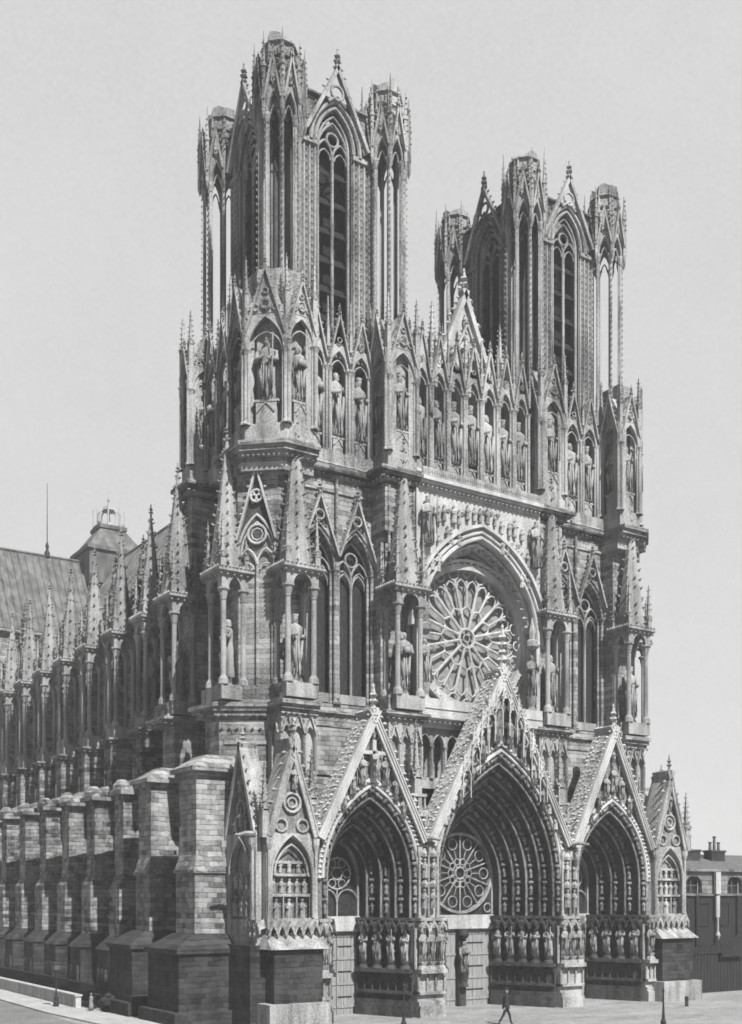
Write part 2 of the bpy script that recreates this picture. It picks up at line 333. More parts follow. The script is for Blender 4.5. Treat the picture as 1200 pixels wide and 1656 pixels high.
# ================================================================ THE CATHEDRAL
root = bpy.data.objects.new('cathedral', None); S.collection.objects.link(root)
thing(root, 'great gothic stone cathedral with two open-topped towers, rose window and three deep sculpted portals', 'cathedral')
MIR = {-1: Matrix.Identity(4), 1: Matrix.Diagonal((-1, 1, 1, 1))}
def mirstat(sx, parent, x, y, z, rot, h, kind=None, label=None):
    return statue(parent, x if sx < 0 else -x, y, z, radians(rot if sx < 0 else -rot), h, kind, label)

# ---------------------------------------------------------------- belfry towers (Z 57 .. 84)
ZS = 75.4
def shaft_face(mb, x0, x1, y, z0, z1, n):          # clustered rolls and rows of crockets up a pier face
    w = (x1-x0)/n
    for i in range(n):
        x = x0+(i+.5)*w
        if i % 2 == 0: mb.tube([(x,y-.05,z0),(x,y-.05,z1)], w*.36, 6)
        else:
            for k in range(int((z1-z0)/.62)): mb.octa(x, y-.08, z0+.3+k*.62, w*.34, .17)
def make_tower(sx):
    cx = sx*13.6; cy = 9.7
    tw = MB(); sh = MB()
    for k in range(4):                              # four walls, each with a tall two-light opening
        d = 5.6 if k % 2 == 0 else 5.4
        D = 5.5 if k % 2 == 0 else 5.4
        tw.push(T((cx, cy, 0)) @ RZ(90*k)); sh.push(T((cx, cy, 0)) @ RZ(90*k))
        wall_open(tw, -3.9, 3.9, 56.5, 79.4, [(0, 1.75, 58.5, ZS, 3.1)], -D, -D+1.1)
        shaft_face(sh, -3.75, -1.85, -D, 58, ZS-.4, 7); shaft_face(sh, 1.85, 3.75, -D, 58, ZS-.4, 7)
        p = at(parch(1.95, 3.4), 0, ZS)
        sh.roll(p, .17, -D-.12); sh.roll(at(parch(2.5, 4.1), 0, ZS-.2), .2, -D-.25); sh.roll(legs(at(parch(1.55, 2.8), 0, ZS), 58.6), .12, -D+.2)
        sh.push(T((0,0,0))); tracery2(sh, 0, 1.6, 58.6, ZS-.6, 2.9, -D+.35, .15); sh.pop()
        sh.box(-3.9, -1.8, -D-.3, -D-.003, ZS-.5, ZS-.1); sh.box(1.8, 3.9, -D-.3, -D-.003, ZS-.5, ZS-.1)
        cornice(tw, -3.9, 3.9, -D, 79.4, .5, .35, False)
        tw.pop(); sh.pop()
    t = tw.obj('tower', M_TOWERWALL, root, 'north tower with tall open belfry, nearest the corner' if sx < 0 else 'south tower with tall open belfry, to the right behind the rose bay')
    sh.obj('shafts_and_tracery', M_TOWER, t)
    for k in range(4):
        D = 5.5
        g = MB(); g.push(T((cx, cy, 0)) @ RZ(90*k))
        gablet(g, 0, 3.3, 75.8, 82.3, -D-.75, -D-.3, .3, 9, .2, .62)
        g.roll(circ(0, 79.9, .62, 12), .13, -D-.5, True); g.tube([(-.9,-D-.5,78.9),(0,-D-.5,79.6),(.9,-D-.5,78.9)], .13)
        g.obj('gable', M_CARVE, t)
    for k in range(4):
        lv = MB(); lv.push(T((cx, cy, 0)) @ RZ(90*k))
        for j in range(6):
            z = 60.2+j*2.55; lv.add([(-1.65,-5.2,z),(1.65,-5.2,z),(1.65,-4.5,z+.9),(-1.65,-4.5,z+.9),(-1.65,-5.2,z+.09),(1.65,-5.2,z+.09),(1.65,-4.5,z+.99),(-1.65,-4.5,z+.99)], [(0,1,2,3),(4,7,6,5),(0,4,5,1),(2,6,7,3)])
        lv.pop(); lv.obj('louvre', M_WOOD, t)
    bf = MB(); bf.box(cx-3.3, cx+3.3, cy-3.2, cy+3.2, 57, 79); bf.obj('belfry_dark_core', M_WOOD, t)  # solid dark block added so the belfry openings read dark
    for ix, iy, top in ((-1,-1,82.5),(1,-1,83.0),(-1,1,82.8),(1,1,82.6)):
        x0, y0 = cx+ix*5.4, cy+iy*5.5; r = 1.72; u = MB(); rr = random.Random(ix*3+iy*7+sx)
        V = [(x0+r*cos(pi/8+i*pi/4), y0+r*sin(pi/8+i*pi/4)) for i in range(8)]
        u.lathe(x0, y0, [(r+.1,56),(r+.1,57.4),(r-.1,57.8)], 8, pi/8)
        for i in range(8):
            x, y = V[i]; a = pi/8+i*pi/4
            u.lathe(x, y, [(.26,58),(.2,59.5),(.15,60),(.15,ZS-.9),(.22,ZS-.8),(.36,ZS-.2),(.36,ZS)], 8)
            for s2 in (-.14, .14):
                u.lathe(x-s2*sin(a)-.12*cos(a), y+s2*cos(a)-.12*sin(a), [(.065,58),(.065,ZS-.3)], 6)
            for k in range(26): u.octa(x0+(r+.24)*cos(a), y0+(r+.24)*sin(a), 59.5+k*.6, .08, .15)
            m, L = seg(V[i], V[(i+1) % 8]); m, L = seg(V[(i+1) % 8], V[i]) if False else (m, L)
            u.push(m @ T((L/2, 0, 0)))
            a1 = L/2-.12
            wall_open(u, -L/2, L/2, ZS, ZS+2.3, [(0, a1, ZS, ZS+.05, 1.5)], -.12, .12)
            u.roll(at(parch(a1+.06, 1.75), 0, ZS+.05), .1, .2); u.roll(at(parch(a1+.06, 1.75), 0, ZS+.05), .1, -.2)
            u.roll(at(parch(a1*.55, .8), 0, ZS-.1), .07, .0)
            gablet(u, 0, L*.62, ZS+.9, ZS+4.9, -.62, -.3, .15, 7, .17, .2); u.roll(circ(0, ZS+2.6, .2, 8), .05, -.25, True)
            u.pop()
            # pinnacle on every angle
            u.lathe(x0+(r+.42)*cos(a), y0+(r+.42)*sin(a), [(.02,ZS-.6),(.2,ZS),(.2,ZS+3.6),(.3,ZS+3.65),(.3,ZS+3.8),(.2,ZS+3.85),(.03,ZS+6.0+rr.random()*1.3)], 4, a)
            for k in range(7): u.octa(x0+(r+.6-.02*k)*cos(a), y0+(r+.6-.02*k)*sin(a), ZS+2.6+k*.5, .14)
        # truncated stair head, its stump of a spire never finished
        n = 16; vs = []; q = 1.5
        zt = [top-.35+rr.uniform(-.45,.35) for _ in range(n)]
        for i in range(n): a = pi/8+i*pi/8; f = 1 if i % 2 == 0 else .9; vs.append((x0+q*f*cos(a), y0+q*f*sin(a), ZS+2.0))
        for i in range(n): a = pi/8+i*pi/8; f = (1 if i % 2 == 0 else .88)*(1+rr.uniform(-.05, .02)); vs.append((x0+(q-.12)*f*cos(a), y0+(q-.12)*f*sin(a), zt[i]))
        vs.append((x0, y0, top-.6))
        u.add(vs, [(i,(i+1)%n,(i+1)%n+n,i+n) for i in range(n)]+[(i+n,(i+1)%n+n,2*n) for i in range(n)]+[tuple(range(n-1,-1,-1))])
        for i in range(0, n, 2):
            a = pi/8+i*pi/8; u.tube([(x0+q*1.04*cos(a),y0+q*1.04*sin(a),ZS+2),(x0+(q-.1)*cos(a),y0+(q-.1)*sin(a),zt[i]-.5)], [.17,.12], 5)
            for k in range(5): u.octa(x0+(q+.06)*cos(a), y0+(q+.06)*sin(a), ZS+3+k*.75, .13, .16)
        for z in (ZS+4.9, ZS+6.1): u.lathe(x0, y0, [(q+.02,z),(q+.1,z+.08),(q+.02,z+.18)], 8, pi/8)
        # stair treads and newel half way up inside
        u.lathe(x0, y0, [(.22,57),(.22,ZS+2)], 6) if (ix*sx > 0) == (iy > 0) and False else None
        u.obj('turret', M_TOWER, t)
    # short joining piers between turret and wall
    jp = MB()
    for ix in (-1, 1):
        for iy in (-1, 1):
            jp.box(cx+ix*3.6, cx+ix*4.2, cy+iy*4.2, cy+iy*5.2, 57, 79)
            jp.box(cx+ix*4.2, cx+ix*5.2, cy+iy*3.6, cy+iy*4.2, 57, 79)
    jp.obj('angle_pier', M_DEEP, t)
    return t
towerN = make_tower(-1); towerS = make_tower(1)

# ---------------------------------------------------------------- gallery of the kings (Z 47 .. 59)
gal = MB()
def niche(mb, cx, w, z0, z1, zt, y, back, ped=1.4):          # statue bay: shafts, arch, gable with crockets, cusps
    h = w*.75; a = w/2-.2; zs = z1-h
    wall_open(mb, cx-w/2, cx+w/2, z0, z1+.5, [(cx, a, z0+.1, zs, h)], y, y+.35)
    for sg in (-1, 1):
        colon(mb, cx+sg*(w/2-.1), y-.16, z0, zs, .13, 7); colon(mb, cx+sg*(w/2-.32), y-.02, z0, zs, .1, 6)
        mb.box(cx+sg*(w/2-.08)-.05, cx+sg*(w/2-.08)+.05, y+.3, back, z0, z1)
    mb.roll(at(parch(a-.02, h), cx, zs), .09, y-.06); mb.roll(at(parch(a-.2, h*.6), cx, zs-.15), .07, y+.1)
    gablet(mb, cx, w*.5, z1-h*.55, zt, y-.32, y-.06, .13, 7, .15, .3)
    mb.roll(circ(cx, z1+.45+(zt-z1)*.12, w*.1, 8), .05, y-.2, True)
    mb.box(cx-a*.55, cx+a*.55, y+.1, back-.1, z0, z0+ped); mb.prism([(cx-a*.7,y+.05),(cx+a*.7,y+.05),(cx+a*.7,back-.05),(cx-a*.7,back-.05)], z0+ped, z0+ped+.18)
    mb.band([(cx-a*.45,z0+ped*.55),(cx,z0+ped*.95),(cx+a*.45,z0+ped*.55)], 0, .1, y, y+.1)
K = []   # statues to be placed: (matrix, x, y, z, h)
def pin(mb, cx, cy, z0, zt, w=.5): pinnacle(mb, cx, cy, z0, z0+(zt-z0)*.45, zt, w, .09, 6)
I4 = Matrix.Identity(4)
# centre: seven kings; the middle one stands under a great gable
wC = 13.6/7
for i in range(7):
    x = (i-3)*wC
    niche(gal, x, wC, 47.9, 57.4, 61.0, 2.0, 3.3)
    if i != 3: K.append((I4, x, 2.45, 49.55, 5.7))
    gal.push(I4); pinnacle(gal, x+wC/2, 1.9, 57.3, 58.6, 61.4, .26, .07, 5); gal.pop()
gal.box(-6.9, 6.9, 3.3, 4.4, 45.5, 59.2)
gal.ext([(-7.2,46.9),(7.2,46.9),(7.2,47.05),(-7.2,47.05)], .1, 3.4)
gal.add([(-7,0.05,47.06),(7,.05,47.06),(7,1.9,48.3),(-7,1.9,48.3)], [(0,1,2,3)])
gal.box(-6.9, 6.9, .3, .42, 47.05, 47.85)
for i in range(56): gal.octa(-6.8+i*.246, .26, 47.5, .07, .3)
for sx in (-1, 1):
    gal.push(MIR[sx])
    for i in range(3):
        x = -16.0+i*2.3
        niche(gal, x, 2.2, 48.3, 57.3, 60.6, 3.3, 4.6)
        pinnacle(gal, x+1.1, 3.1, 57.3, 58.9, 61.6, .26, .07, 5)
        K.append((MIR[sx], x, 3.75, 49.95, 5.7))
    gal.add([(-17.5,2.6,47.06),(-10,2.6,47.06),(-10,3.3,48.4),(-17.5,3.3,48.4)], [(0,1,2,3)])
    gal.box(-17.8, -9.8, 2.7, 4.6, 46.6, 48.2)
    gal.pop()
kg = gal.obj('gallery_of_kings', M_CARVE, root, 'row of king statues in gabled niches across the front below the towers')
for sx in (-1, 1):
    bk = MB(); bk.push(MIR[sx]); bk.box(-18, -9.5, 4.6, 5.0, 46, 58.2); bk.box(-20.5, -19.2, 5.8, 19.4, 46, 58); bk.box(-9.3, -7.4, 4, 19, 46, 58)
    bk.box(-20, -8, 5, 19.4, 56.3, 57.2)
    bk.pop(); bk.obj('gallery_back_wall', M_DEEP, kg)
    fn = MB(); fn.push(MIR[sx]); m, L = seg((-21.6,13.2),(-21.6,5.9)); fn.push(m)
    for i in range(3): niche(fn, (i+.5)*L/3, L/3, 48.3, 57.3, 60.6, 0, 1.0)
    fn.box(0, L, -.1, 1.1, 46.8, 48.2); fn.pop(); fn.pop(); fn.obj('flank_arcade', M_CARVE, kg)
    for i in range(3): mirstat(sx, kg, -21.2, 13.2-(i+.5)*L/3, 49.9, -90, 5.4)
g = MB()
g.push(I4); gablet(g, 0, 3.5, 58.4, 66.6, 2.9, 3.6, .45, 12, .34, .8); g.ext([(-3.1,58.6),(3.1,58.6),(0,65.6)], 3.3, 3.6)
gablet(g, 0, 2.2, 58.6, 63.4, 2.7, 2.95, .16, 6, .16, 0)
g.roll(at(parch(1.3, 2.4), 0, 59.2), .12, 2.8)
for x, z, h in ((0,59.2,3.2),(-1.5,59,2.0),(1.5,59,2.0),(0,62.9,1.4),(-.8,61.6,.9),(.8,61.6,.9)): small_figure(g, x, 3.1, z, h)
g.pop(); gg = g.obj('gable', M_LIGHT, kg, 'tall crocketed gable over the middle king')
for sg in (-1, 1):
    p = MB(); pinnacle(p, sg*4.0, 2.9, 58, 60.6, 64.0, .5, .12, 7); p.obj('pinnacle', M_LIGHT, kg)

def pier_niches(sx, poly, faces, z0, zt, name, label=None, kin=True, z1=57.4):
    """turret of the kings' level: polygonal core with a gabled niche on each listed face"""
    mb = MB(); mb.push(MIR[sx])
    cxp = sum(p[0] for p in poly)/len(poly); cyp = sum(p[1] for p in poly)/len(poly)
    inner = [(cxp+(x-cxp)*.62, cyp+(y-cyp)*.62) for x, y in poly]
    mb.prism(inner, 47, zt-.5); mb.prism(poly, 46.9, z0)
    mb.prism(poly, z1+.3, z1+.9); mb.prism(inner, z1+.9, z1+2.2, .7)
    for i in faces:
        m, L = seg(poly[i], poly[(i+1) % len(poly)]); mb.push(m @ T((L/2, 0, 0)))
        tg = z1+min(4.4, L*1.2); niche(mb, 0, L, z0, z1, tg, 0, .9, 1.9)
        mb.ext([(-L*.46,z1+.3),(L*.46,z1+.3),(0,tg-.3)], -.04, 1.5); mb.roll(circ(0, z1+1.0, L*.13, 10), .08, -.12, True); mb.roll(circ(0, z1+.9+L*.33, L*.07, 8), .06, -.12, True)
        for q in (-1, 1): mb.roll(circ(q*L*.24, z1+.75, L*.08, 8), .06, -.12, True)
        mb.pop()
    for i, (x, y) in enumerate(poly):
        px, py = cxp+(x-cxp)*.97, cyp+(y-cyp)*.97
        mb.lathe(px, py, [(.26,z0),(.2,z0+.6),(.18,z1-2.6),(.34,z1-2.0),(.3,z1)], 8); pinnacle(mb, px, py, z1, z1+2.0, z1+4.8, .42, .1, 6)
    mb.pop(); o = mb.obj(name, M_CARVE, kg, label)
    for i in faces:
        m, L = seg(poly[i], poly[(i+1) % len(poly)])
        p = m @ Vector((L/2, .55, z0+2.1)); a = math.degrees(math.atan2(m[1][0], m[0][0]))
        mirstat(sx, kg, p.x, p.y, p.z, a, min(5.2, 3.4+L*.5))
    return o
for sx in (-1, 1):
    pier_niches(sx, [(-22.9,5.9),(-22.9,3.0),(-20.3,.6),(-17.6,.6),(-17.6,3.3),(-17.6,5.9)], [0,1,2,3], 48.6, 62.3, 'corner_turret', 'wide corner turret with two figures under broad canopies' if sx < 0 else None)
    pier_niches(sx, [(-10.3,3.6),(-10.3,.7),(-7.2,.7),(-7.2,3.6)], [0,1,2], 48.6, 60.5, 'pier_turret')
    pier_niches(sx, [(-23.2,15.0),(-23.2,13.2),(-20.4,13.2),(-20.4,15.0)], [0,1,3] if False else [0,1], 48.6, 60.0, 'pier_turret')
    if sx > 0: pass
for m, x, y, z, h in K:
    sg = -1 if m is MIR[1] else 1
    statue(kg, x*sg, y, z, random.uniform(-.35, .35), h*random.uniform(.95, 1.02))
statue(kg, 0, 2.4, 49.8, 0, 5.6, 0)

# ---------------------------------------------------------------- window stage (Z 26 .. 47)
STG = {}
for sx in (-1, 1):
    st = MB(); st.push(MIR[sx])
    wall_open(st, -17.9, -10.0, 25.2, 46.6, [(-15.9, 1.76, 26.6, 38.2, 3.3), (-12.1, 1.76, 26.6, 38.2, 3.3)], 3.4, 4.6)
    st.box(-18.0, -9.9, 3.1, 4.2, 25.2, 26.6)
    for x in (-15.9, -12.1):
        for sg in (-1, 1):
            colon(st, x+sg*1.78, 3.2, 26.6, 38.2, .16); colon(st, x+sg*1.5, 3.5, 26.6, 38.2, .12)
        st.roll(at(parch(1.8, 3.5), x, 38.2), .14, 3.2); st.roll(at(parch(2.0, 3.9), x, 38.1), .12, 3.0)
    st.lathe(-14.0, 3.1, [(.12,39),(.12,46)], 6)
    cornice(st, -18, -9.8, 3.4, 47.0, .9, .75); st.box(-18, -9.8, 3.25, 3.39, 44.9, 45.1)
    cornice(st, -18, -9.8, 3.4, 26.0, .7, .6)
    box_in = True
    st.box(-20.2, -19.2, 8.0, 14.0, 0, 46.9); st.box(-20.8, -20.18, 8.3, 13.7, 46.0, 46.9)
    for y in (9.2, 11.0, 12.8): st.lathe(-20.3, y, [(.16,27),(.16,40)], 6)
    st.pop(); STG[sx] = st.obj('window_stage', M_WALL, root)
    st = MB(); st.push(MIR[sx])
    # corner mass, chamfered to the north-west
    P = [(-17.9,1.9),(-20.4,1.9),(-22.9,4.3),(-22.9,7.4),(-17.9,7.4)]
    st.prism(P, 26, 45.9); st.prism([(-17.6,.9),(-20.5,.9),(-23.1,3.2),(-23.1,7.0),(-17.6,7.0)], 44.9, 45.89)
    for e, z in ((.45,46.3),(.8,46.7),(1.05,47.1)):
        st.prism([(-17.6+.1*e,.9-e),(-20.5-.35*e,.9-e),(-23.1-.6*e,3.2-.6*e),(-23.1-.6*e,7.2),(-17.6,7.2)], z-.4, z)
    m, L = seg((-23.1,3.2), (-20.5,.9))
    st.push(m)
    for i in range(8): st.octa((i+.5)*L/8, -.5, 45.95, .17)
    st.pop()
    for i in range(6): st.octa(-20.4+i*.5, .4, 45.95, .17)
    for z, e in ((25.3,.35),(25.65,.6),(26.0,.85)):
        st.prism([(-17.5,.6-e),(-20.9-.3*e,.6-e),(-20.9-.4*e,2.5-.3*e),(-24.6-.6*e,4.9-.4*e),(-24.6-e,7.8+e),(-17.5,7.8)], z-.35, z)
    st.prism([(-17.6,.5),(-20.9,.5),(-20.9,2.4),(-24.6,4.7),(-24.6,7.8),(-17.6,7.8)], 26, 27.4)
    m, L = seg((-24.9,4.6), (-21.1,2.2)); st.push(m)
    for i in range(7): st.octa((i+.5)*L/7, -.25, 24.85, .17)
    st.pop()
    for i in range(7): st.octa(-20.9+i*.52, .1, 24.85, .17)
    # blind traceried panel on the chamfer
    m, L = seg((-22.9,4.3), (-20.4,1.9)); st.push(m @ T((L/2, -.06, 0))); a = L/2-.35
    st.tube([(0,-.1,27.4),(0,-.1,37.8)], .13); 
    for sg in (-1, 1):
        colon(st, sg*(a+.15), -.15, 27.4, 37.6, .13); colon(st, sg*(a-.12), -.05, 27.4, 37.6, .1)
    st.pop()
    st.pop(); st.obj('corner_pier', M_WALL, STG[sx]); st = MB(); st.push(MIR[sx])
    # inner west buttress
    st.box(-10.25, -6.95, 1.9, 5.0, 26, 45.95); st.box(-10.3, -6.9, 1.15, 3.0, 41.8, 45.9)
    cap_ring(st, -10.3, -6.9, 1.15, 4.2, 47.1, 1.0, 1.0)
    cap_ring(st, -10.35, -6.85, .5, 3.2, 26.0, .75, .6); st.box(-10.4, -6.8, .45, 3.2, 26.0, 27.4)
    for x in (-9.9, -8.6, -7.3): st.lathe(x, 1.1, [(.12,40),(.12,45.8)], 6)
    st.pop(); st.obj('west_buttress', M_WALL, STG[sx]); st = MB(); st.push(MIR[sx])
    # north-east corner buttress of the tower
    st.box(-22.9, -18, 13.5, 15.6, 26, 45.9); cap_ring(st, -23.0, -18, 13.3, 15.4, 47.1, 1.0, .8)
    cap_ring(st, -25.1, -18, 13.8, 17.0, 26.0, .75, .6); st.box(-25.1, -18, 13.8, 17.0, 26, 27.3)
    st.pop(); st.obj('rear_buttress', M_WALL, STG[sx])
# gables over the lancets, and their tracery
for sx in (-1, 1):
    for x in (-15.9, -12.1):
        w = MB(); w.push(MIR[sx]); tracery2(w, x, 1.68, 26.8, 38.0, 3.0, 3.85, .12); w.roll(at(parch(.68, 1.2), x-.76, 37), .08, 3.85); w.roll(at(parch(.68, 1.2), x+.76, 37), .08, 3.85)
        w.box(x-1.5, x+1.5, 3.6, 4.1, 26.8, 27.6); w.pop(); o = w.obj('lancet_window', M_STATUE, root)
        w = MB(); w.push(MIR[sx]); w.box(x-1.7, x+1.7, 4.3, 4.38, 26, 42); w.pop(); w.obj('window_backing', M_GLASS, o)  # near-black sheet standing in for the dark interior behind the open lancet
        w = MB(); w.push(MIR[sx]); gablet(w, x, 1.95, 39.3, 44.6, 2.55, 2.95, .16, 9, .16, .42); w.roll(circ(x, 42.6, .42, 10), .08, 2.75, True); w.pop(); w.obj('gable', M_CARVE, o)
        w = MB(); w.push(MIR[sx]); w.ext([(x-.9,41.9),(x+.9,41.9),(x,44.1)], 2.98, 3.05); w.pop(); w.obj('gable_dark_panel', M_DEEP, o)  # dark sheet painting the gloom inside the pierced gable
    w = MB(); w.push(MIR[sx]); m, L = seg((-22.9,4.3), (-20.4,1.9)); w.push(m @ T((L/2, -.1, 0)))
    gablet(w, 0, 1.75, 39.4, 45.6, -.55, -.2, .15, 11, .16, .42)
    w.roll(circ(0, 43.0, .5, 12), .1, -.35, True)
    for k in range(3): w.roll(circ(.28*cos(pi/2+k*2.094), 43+.28*sin(pi/2+k*2.094), .24, 8), .07, -.33, True)
    p = at(parch(1.6, 3.3), 0, 38.2); w.roll(p, .12, -.2); w.roll(at(parch(1.4, 2.8), 0, 38.1), .1, -.1)
    w.roll(circ(0, 39.9, .78, 14), .12, -.15, True); w.roll(circ(0, 39.9, .5, 8), .07, -.1, True)
    for sg in (-1, 1): w.roll(at(parch(.76, 1.3), sg*.78, 37.4), .1, -.15); w.roll(at(parch(.5, .5), sg*.78, 37.0), .07, -.1)
    w.pop(); w.pop(); bt = w.obj('blind_tracery', M_LIGHT, STG[sx])
    w = MB(); w.push(MIR[sx]); w.push(m @ T((L/2, -.1, 0))); w.ext([(-1.55,39.6),(-1.5,38.6),(0,41.2),(1.5,38.6),(1.55,39.6),(0,45.1)], -.12, -.02); w.ext(circ(0, 39.9, .75, 14), -.1, -.04); w.pop(); w.pop(); w.obj('gable_dark_panel', M_DEEP, bt)  # dark sheets for the gloom inside the openwork gable on the chamfer
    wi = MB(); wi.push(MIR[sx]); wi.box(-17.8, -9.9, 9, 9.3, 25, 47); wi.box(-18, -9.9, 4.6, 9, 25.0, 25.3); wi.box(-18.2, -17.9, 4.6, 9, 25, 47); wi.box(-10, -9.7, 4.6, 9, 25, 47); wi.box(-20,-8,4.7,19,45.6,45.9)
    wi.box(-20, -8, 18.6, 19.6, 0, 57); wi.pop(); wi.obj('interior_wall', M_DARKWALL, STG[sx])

def tabernacle(mat, w, d, z0, zc, zt, sx=-1, rich=True, label=None, tag=True, sub=True):
    """open canopied niche on a buttress: four columns, arches, cornice, four pinnacles round a crocketed spire"""
    mb = MB(); mb.push(MIR[sx] @ mat)
    zk = zc-1.5
    for ax in (-1, 1):
        for ay in (-1, 1):
            x, y = ax*(w/2-.3), ay*(d/2-.3)
            mb.lathe(x, y, [(.46,z0+1.2),(.42,z0+1.65),(.3,z0+1.8),(.24,z0+1.95),(.22,zk-1.0),(.28,zk-.95),(.24,zk-.9),(.4,zk-.25),(.52,zk-.15),(.52,zk)], 10)
    mb.box(-w/2, w/2, -d/2, d/2, z0, z0+1.2)
    for k in range(4):
        mb.push(RZ(90*k)); ww, dd = (w, d) if k % 2 == 0 else (d, w)
        wall_open(mb, -ww/2+.405*(k % 2), ww/2-.405*(k % 2), zk+.004*k, zc-.3-.004*k, [(0, ww/2-.55, zk, zk+.02, 1.05)], -dd/2, -dd/2+.4)
        mb.roll(at(parch(ww/2-.6, 1.0), 0, zk), .08, -dd/2+.02)
        mb.pop()
    cap_ring(mb, -w/2, w/2, -d/2, d/2, zc, .55, .42)
    n = 9
    for k in range(4):
        mb.push(RZ(90*k)); ww, dd = (w, d) if k % 2 == 0 else (d, w)
        for i in range(n): mb.octa(-ww/2-.3+(i+.5)*(ww+.6)/n, -dd/2-.4, zc+.12, .16, .22)
        mb.pop()
    r = max(w, d)/2; spire(mb, 0, 0, zc, zt, r*1.0, 8, 13 if rich else 8, .17, .42)
    for ax in (-1, 1):
        for ay in (-1, 1):
            pinnacle(mb, ax*(w/2-.12), ay*(d/2-.12), zc, zc+1.0, zc+4.3, .46, .12, 5)
    mb.pop(); o = mb.obj('tabernacle', M_STATUE, root, label)
    if sub:
        p = MIR[sx] @ mat @ Vector((0, .1, z0+1.9)); q = MIR[sx] @ mat; a = math.atan2(q[1][0], q[0][0])
        pd = MB(); pd.push(q); pd.lathe(0, .1, [(.6,z0+1.2),(.35,z0+1.5),(.5,z0+1.85),(.5,z0+1.92)], 8); pd.pop(); pd.obj('pedestal', M_CARVE, o)
        statue(o, p.x, p.y, p.z, a if sx < 0 else -math.atan2(mat[1][0], mat[0][0]), 5.1)
    return o
for sx in (-1, 1):
    tabernacle(T((-19.35, .85, 0)), 3.0, 2.4, 26.2, 36.8, 49.2, sx)
    tabernacle(T((-8.6, .85, 0)), 3.0, 2.4, 26.2, 36.8, 49.4, sx)
    tabernacle(T((-23.5, 5.1, 0)) @ RZ(-90), 3.0, 2.4, 26.2, 36.8, 48.4, sx)
    tabernacle(T((-23.7, 14.8, 0)) @ RZ(-90), 3.2, 2.4, 26.2, 36.8, 48.2, sx)

# rose bay
rb = MB()
a0, zsR, hR = 6.75, 33.8, 8.8
wall_open(rb, -7.2, 7.2, 25.0, 46.6, [(0, a0, 27.5, zsR, hR)], .8, 1.5)
for k in range(1, 4):
    a = a0-.17*k; p = legs(at(parch(a, hR-.25*k, 12), 0, zsR), 27.5); rb.band(p, -.17, .0, .8+.6*k, 1.5+.6*k)
    rb.roll(p, .14, .8+.6*k)
rb.roll(at(parch(a0+.1, hR+.15, 12), 0, zsR), .2, .7); rb.roll(at(parch(a0+.55, hR+.65, 12), 0, zsR), .16, .65); rb.band(at(parch(a0+1.0, hR+1.1, 12), 0, zsR), 0, .3, .35, .9)
cornice(rb, -7, 7, .8, 47.0, 1.0, .8, True, .5)
rb.box(-7, 7, .2, 3.4, 26.0, 27.5); cornice(rb, -7, 7, .6, 26.0, .7, .6)
rb.add([(-7,.1,26.6),(7,.1,26.6),(7,3.4,27.7),(-7,3.4,27.7)], [(0,1,2,3)])
rbo = rb.obj('rose_bay', M_LIGHT, root, 'deep pointed arch enclosing the great round window')
g = MB(); g.box(-7, 7, 4.3, 4.5, 25, 47); g.obj('spandrel_backing', M_GLASS, rbo)  # near-black sheet closing the bay behind the rose
cv = MB()                                            # carved voussoir figures and the frieze of small figures above
for i in range(26):
    P = parch(a0-.35, hR-.5, 13); x, z = P[i]; cv.octa(x, 1.6, z+zsR, .36, .42); 
for i in range(17):
    x = -6.6+i*.82
    zt = zsR+9.9-abs(x)*.75 if abs(x) < 6 else zsR+5.8
    for z in ([45.0] if abs(x) < 2.4 else [44.4, 42.6] if abs(x) < 4.6 else [44.2, 42.0, 39.9]):
        if z > zt-1.2 and z < 46: small_figure(cv, x+random.uniform(-.2,.2), .62, z-.9 if z > 44 else z-1.0, random.uniform(1.1, 1.7))
        if random.random() < .5: cv.octa(x+.4, .7, z+.3, .3, .35, .15)
cv.obj('carved_frieze', M_CARVE, rbo)
statue(rbo, 6.3, .35, 41.0, 0, 4.3, 5, 'large standing figure high on the wall beside the arch'); statue(rbo, -6.3, .35, 41.0, 0, 4.3, 3)
b = MB()
for q in (-1, 1):
    for k in range(4): b.lathe(q*(6.75-.1*k), 1.5+.5*k, [(.16,27.6),(.1,28.2),(.1,33.8),(.2,34.2)], 7)
b.obj('reveal_shaft', M_CARVE, rbo)
for q in (-1, 1):
    statue(rbo, q*6.2, .9, 28.9, 0, 4.0, 1 if q > 0 else 4, 'standing figure beside the right edge of the rose window' if q > 0 else None)
    b = MB(); b.lathe(q*6.2, .9, [(.5,27.5),(.3,27.9),(.5,28.7),(.55,28.9)], 8); b.lathe(q*6.2, .8, [(.2,33.2),(.6,33.6),(.6,34.1),(.3,34.3),(.35,35.0),(.04,36.4)], 6); b.obj('canopy', M_CARVE, rbo)
RZc = 34.0
rw = MB(); yR = 3.3; rw.push(T((0, -.4, RZc)) @ Matrix.Diagonal((1.07, 1, 1.07, 1)) @ T((0, 0, -RZc)))
ring = circ(0, RZc, 6.2, 64)
rw.band(ring, -.12, .42, 2.7, 3.9, True); rw.roll(circ(0, RZc, 6.55, 64), .16, 2.6, True)
for i in range(56):
    a = 2*pi*i/56; rw.octa(6.35*cos(a), 2.6, RZc+6.35*sin(a), .18)
rw.roll(circ(0, RZc, .82, 20), .16, yR, True); rw.roll(circ(0, RZc, .35, 8), .06, yR, True)
